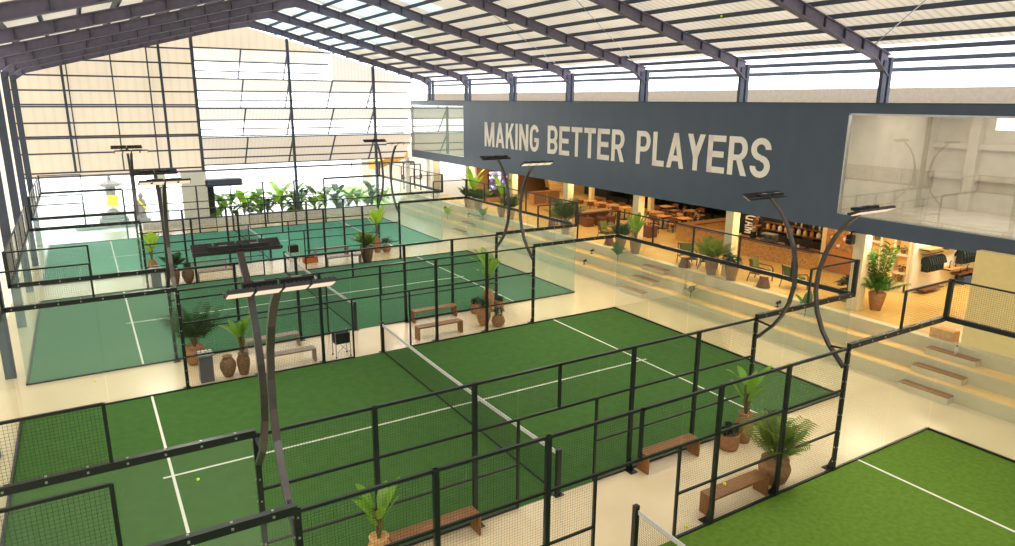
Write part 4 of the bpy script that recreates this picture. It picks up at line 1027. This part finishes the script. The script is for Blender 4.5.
# dark hedge planters along the back wall
for i, y in enumerate((21.5, 19, 16.5, 14, 11.5)):
    f = MB()
    for k in range(420): blade(f, (random.uniform(-.3, .3), random.uniform(-1.1, 1.1), random.uniform(.35, 1.5)), random.uniform(0, 6.3), .3, .09, random.uniform(-.1, .25), .5, 3)
    t = thing('hedge_planter', 'dark leafy hedge in a black trough along the back of the restaurant', 'planter', (24.3, y, UZ), 0, 'hedge planters along the restaurant back wall')
    f.build('foliage', LEAFK, t); MB().box(-.3, .3, -1.15, 1.15, 0, .4).build('trough', BLKM, t)

# ------------------------------------------------------------------ people
def person(x, y, z, rz, label, seated=True, top=SHIRT, apron=False):
    t = thing('person', label, 'person', (x, y, z), rz)   # faces -y locally
    if seated:
        J = {'pel': (0, 0, .5), 'ch': (0, -.02, .84), 'nk': (0, -.03, 1.0), 'hd': (0, -.05, 1.12), 'ht': (0, -.05, 1.22)}
        legs = lambda s: [(s*.1, -.05, .5), (s*.12, -.45, .5), (s*.12, -.47, .1), (s*.12, -.58, .04)]
    else:
        J = {'pel': (0, 0, .92), 'ch': (0, 0, 1.28), 'nk': (0, 0, 1.47), 'hd': (0, -.02, 1.6), 'ht': (0, -.02, 1.7)}
        legs = lambda s: [(s*.1, 0, .88), (s*.11, -.02, .48), (s*.11, .02, .08), (s*.11, -.1, .03)]
    dz = J['ch'][2]
    arms = lambda s: [(s*.19, 0, dz+.08), (s*.24, -.04, dz-.2), (s*.17, -.28, dz-.22), (s*.15, -.36, dz-.2)]
    V = [J['pel'], J['ch'], J['nk'], J['hd'], J['ht']]; R = [.13, .14, .055, .085, .075]; E = [(0, 1), (1, 2), (2, 3), (3, 4)]
    for s in (-1, 1):
        b = len(V); V += legs(s); R += [.085, .06, .042, .04]; E += [(0, b), (b, b+1), (b+1, b+2), (b+2, b+3)]
        b = len(V); V += arms(s); R += [.052, .042, .034, .03]; E += [(1, b), (b, b+1), (b+1, b+2), (b+2, b+3)]
        h = V[-1]
        for q in range(4):
            c = len(V); V += [(h[0]+(q-1.5)*.02, h[1]-.05, h[2]), (h[0]+(q-1.5)*.021, h[1]-.09+abs(q-1.4)*.008, h[2]-.02)]; R += [.009, .007]; E += [(b+3, c), (c, c+1)]
        c = len(V); V.append((h[0]-s*.045, h[1]-.03, h[2]+.01)); R.append(.01); E.append((b+3, c))
    me = bpy.data.meshes.new('body'); me.from_pydata(V, E, []); me.materials.append(SKIN)
    o = bpy.data.objects.new('body', me); C.objects.link(o); o.parent = t
    md = o.modifiers.new('skin', 'SKIN'); md.use_smooth_shade = True
    for i, v in enumerate(me.skin_vertices[0].data if me.skin_vertices else []): v.radius = (R[i], R[i])
    if not me.skin_vertices:
        pass
    sv = me.skin_vertices[0].data
    sv[0].use_root = True
    o.modifiers.new('sub', 'SUBSURF').levels = 1; o.modifiers['sub'].render_levels = 1
    # clothes: torso with sleeves, trousers
    def garm(nm, vs, es, rs, m_):
        g = bpy.data.meshes.new(nm); g.from_pydata(vs, es, []); g.materials.append(m_)
        q = bpy.data.objects.new(nm, g); C.objects.link(q); q.parent = t
        mm = q.modifiers.new('skin', 'SKIN'); mm.use_smooth_shade = True
        for i, v in enumerate(g.skin_vertices[0].data): v.radius = (rs[i], rs[i]*.85)
        g.skin_vertices[0].data[0].use_root = True
        q.modifiers.new('sub', 'SUBSURF').levels = 1
    vs = [J['pel'], J['ch'], (J['nk'][0], J['nk'][1], J['nk'][2]-.04)]; rs = [.155, .165, .08]; es = [(0, 1), (1, 2)]
    for s in (-1, 1):
        a = arms(s); b = len(vs); vs += a[:2]; rs += [.07, .058]; es += [(1, b), (b, b+1)]
    garm('shirt', vs, es, rs, top)
    vs = [J['pel']]; rs = [.15]; es = []
    for s in (-1, 1):
        a = legs(s); b = len(vs); vs += a[:3]; rs += [.1, .075, .06]; es += [(0, b), (b, b+1), (b+1, b+2)]
    garm('trousers', vs, es, rs, BLKM)
    hz = J['hd'][2]; hy = J['hd'][1]
    MB().ell((0, hy+.02, hz+.05), (.092, .1, .1), 12, 8).build('hair', HAIR, t, smooth=True)
    fc = MB()
    for s in (-1, 1): fc.ell((s*.032, hy-.082, hz+.0), (.012, .008, .008), 6, 4)
    fc.build('eyes', BLKM, t)
    MB().ell((0, hy-.09, hz-.025), (.014, .02, .022), 6, 4).build('nose', SKIN, t)
    if apron: MB().box(-.15, .15, -.2, -.17, .7, 1.35).build('apron', APRON, t)
person(20.95, 12.0, UZ-.03, -2.2, 'seated person in black at a restaurant table, leftmost of three')
person(20.7, 10.9, UZ-.03, -1.9, 'seated person in black at a restaurant table, middle of three', top=SHIRT)
person(20.3, 10.35, UZ-.03, -1.2, 'seated person in black, the one nearest the bar corner', top=SHIRT)
person(20.3, 6.5, UZ, -PI/2, 'standing person in black with brown apron behind the bar', seated=False, apron=True)

# ------------------------------------------------------------------ far right corner: stairs, gym, balustrade, thatch
st = sgroup('floor_outer_stairs')
for k in range(4): struct('stair_tread', MB().box(13.6+.3*k, 13.9+.3*k+.0, 31.6, 33.6, .0, .25+.25*k), WHITE, st)
struct('column_white', MB().box(13.6, 13.9, 34.3, 34.6, 0, 3.9), WHITE)
struct('column_white', MB().box(15.35, 15.65, 34.3, 34.6, 0, 3.9), WHITE)
t = thing('glass_balustrade', 'sloping glass balustrade with white handrail at the far end of the hall', 'balustrade', (0, 0, 0))
MB().quad((12.9, 33.9, .3), (12.9, 40, .3), (12.9, 40, 2.2), (12.9, 33.9, 1.3)).build('glass_panel', GLASSF, t)
MB().bar((12.9, 33.9, 1.32), (12.9, 40, 2.22), .05, .05).build('handrail', WHITE, t)
t = thing('thatched_canopy', 'straw thatched canopy edge under the upper corner window', 'canopy', (13.2, 37.5, 3.1))
MB().poly([(-1.2, -.8, .3), (1.6, -.8, 1.1), (1.6, .8, 1.1), (-1.2, .8, .3)]).poly([(-1.2, -.8, .3), (1.6, -.8, 1.1), (1.6, -.8, .6), (-1.2, -.8, -.3)]).poly([(-1.2, -.8, -.3), (1.6, -.8, .6), (1.6, .8, .6), (-1.2, .8, -.3)]).poly([(-1.2, -.8, .3), (-1.2, -.8, -.3), (-1.2, .8, -.3), (-1.2, .8, .3)]).build('thatch', THATCH, t)
MB().tube([(1.2, 0, -3.1), (1.2, 0, .8)], .06, 8).build('pole', WHITE, t)
# gym frame
def gym(x, y, label):
    t = thing('exercise_rack', label, 'gym rack', (x, y, .9))
    for sx in (-.5, .5):
        for sy in (-.6, .6): MB().box(sx-.04, sx+.04, sy-.04, sy+.04, 0, 2.2).build('upright', BLKM, t)
    MB().box(-.54, .54, -.64, -.56, 2.12, 2.2).box(-.54, .54, .56, .64, 2.12, 2.2).box(-.54, -.46, -.6, .6, .9, .98).box(.46, .54, -.6, .6, .9, .98).build('crossbar', BLKM, t)
    MB().tube([(-.9, 0, 1.1), (.9, 0, 1.1)], .02, 6).build('barbell', METAL, t)
    for s in (-.8, .8): MB().tube([(s-.03, 0, 1.1), (s+.03, 0, 1.1)], .22, 14).build('weight_plate', BLKM, t)
gym(18.2, 37.2, 'black exercise rack with barbell seen past the far end of the white wall')
gym(15.6, 37.8, 'black exercise rack behind the white posts beyond the farthest court')
struct('floor_gym', MB().box(13.5, 24, 35.2, 44, -.1, .9), CREAM)
struct('wall_gym', MB().box(13.5, 24, 44, 44.1, .9, 4.5), LOUB)
t = thing('beige_curtain', 'tall beige curtain hanging by the far window of the white wall', 'curtain', (15.36, 32.6, 1.3))
cpts = [(-.02-.03*(k % 2), -.5+k*.1, 0) for k in range(11)]
cm = MB()
for a_, b_ in zip(cpts, cpts[1:]): cm.quad(a_, b_, (b_[0], b_[1], 2.4), (a_[0], a_[1], 2.4))
cm.build('cloth', mat('beige_cloth', srgb(200, 178, 140), rough=.9), t); MB().tube([(-.04, -.6, 2.4), (-.04, .6, 2.4)], .02, 6).build('rod', BLKM, t)

# plants outside the gable opening
for i in range(15):
    x = .0+i*.83+random.uniform(-.15, .15)
    if i in (8,): pass
    y = 35.0+random.uniform(-.15, .8); s = random.uniform(2.1, 3.0)
    t = thing('banana_clump', 'banana clump growing in the planter bed below the louvred far wall', 'plant', (x, y, .2), random.uniform(0, 6), 'banana plants along the far opening')
    f, stt = clump_mesh(15, .6*s, 0, .12, .42*s)
    f.build('foliage', [LEAFB, LEAFD, LEAFY][i % 3], t); stt.build('stems', STEM, t)
for i, x in enumerate((1.9, 4.9, 8.4, 10.6)):
    t = thing('garden_shrub', 'dark green palm shrub between the banana clumps at the far opening', 'plant', (x, 34.9, .2), 0, 'dark shrubs along the far opening')
    f, stt = palm_mesh(16, 1.2, 0, 10); f.build('foliage', LEAFD, t); stt.build('stems', STEM, t)
# stone shrine and pale garden objects beyond the left opening
t = thing('stone_shrine', 'carved grey stone shrine tied with a yellow cloth outside the left opening', 'shrine', (-6.45, 36.5, -.05))
MB().box(-.85, .85, -.7, .7, 0, .55).box(-.7, .7, -.55, .55, .55, .9).build('base', STONE, t, bevel=.03)
MB().lathe([(.45, .9), (.35, 1.05), (.22, 1.15), (.24, 1.9), (.3, 2.2)], 8).build('shaft', STONE, t)
MB().box(-.28, .28, -.28, .28, 2.2, 2.6).build('niche', STONE, t)
MB().lathe([(.3, 2.6), (.78, 2.72), (.7, 2.85), (.3, 3.0), (.12, 3.05), (.1, 3.3), (.0, 3.35)], 8).build('roof_cap', STONE, t)
MB().cbox((.05, -.32, 1.75), (.62, .06, .7), Matrix.Rotation(.15, 4, 'Y')).build('yellow_cloth', YELLOW, t)
MB().lathe([(.28, 1.2), (.28, 1.45)], 10).build('white_cloth', GARW, t)
t = thing('garden_statue', 'smaller pale statue with a yellow sash right of the stone shrine', 'statue', (-4.75, 36.3, -.05))
MB().lathe([(.5, 0), (.45, .4), (.25, .5), (.2, .9), (.3, 1.3), (.22, 1.7), (.1, 1.75), (.17, 1.95), (.05, 2.15)], 10).build('body', STONE, t)
MB().cbox((.05, -.3, 1.35), (.1, .04, .9), Matrix.Rotation(-.6, 4, 'Y')).build('sash', YELLOW, t)
for i, (x, s) in enumerate(((-8.2, .5), (-7.6, .35), (-7.3, .4), (-5.6, .35))):
    tag(MB().ell((0, 0, .25*s), (s, .5*s, .5*s), 10, 6).build('garden_rock', STONE), 'grey rock lying at the foot of the stone shrine', 'rock', 'rocks round the shrine').location = (x, 35.6, -.03)

# ------------------------------------------------------------------ light
wd = bpy.data.worlds.new('sky'); bpy.context.scene.world = wd; wd.use_nodes = True
bg = wd.node_tree.nodes['Background']; bg.inputs['Color'].default_value = (.93, .97, 1, 1); bg.inputs['Strength'].default_value = 3.6

# ------------------------------------------------------------------ camera
cam = bpy.data.cameras.new('camera'); co = bpy.data.objects.new('camera', cam); C.objects.link(co)
F, CX, CYY, CZ, YAW, PITCH, ROLL = CAMP = (688.501, -7.843, -15.679, 8.192, 1.01967, .24501, .00597)
cy_, sy_, cp, sp = math.cos(YAW), math.sin(YAW), math.cos(PITCH), math.sin(PITCH)
fw = Vector((cy_*cp, sy_*cp, -sp)); r = Vector((sy_, -cy_, 0)); up = r.cross(fw)
r2 = r*math.cos(ROLL)+up*math.sin(ROLL); u2 = -r*math.sin(ROLL)+up*math.cos(ROLL)
M = Matrix(((r2.x, u2.x, -fw.x, CX), (r2.y, u2.y, -fw.y, CYY), (r2.z, u2.z, -fw.z, CZ), (0, 0, 0, 1)))
co.matrix_world = M
cam.sensor_fit = 'HORIZONTAL'; cam.sensor_width = 36; cam.lens = 36*F/1015; cam.clip_end = 300
sc = bpy.context.scene; sc.camera = co
sc.view_settings.view_transform = 'Standard'; sc.view_settings.look = 'None'; sc.view_settings.exposure = .33
sc.cycles.transparent_max_bounces = 32; sc.cycles.max_bounces = 6; sc.cycles.diffuse_bounces = 3; sc.cycles.glossy_bounces = 3
sc.cycles.sample_clamp_indirect = 4
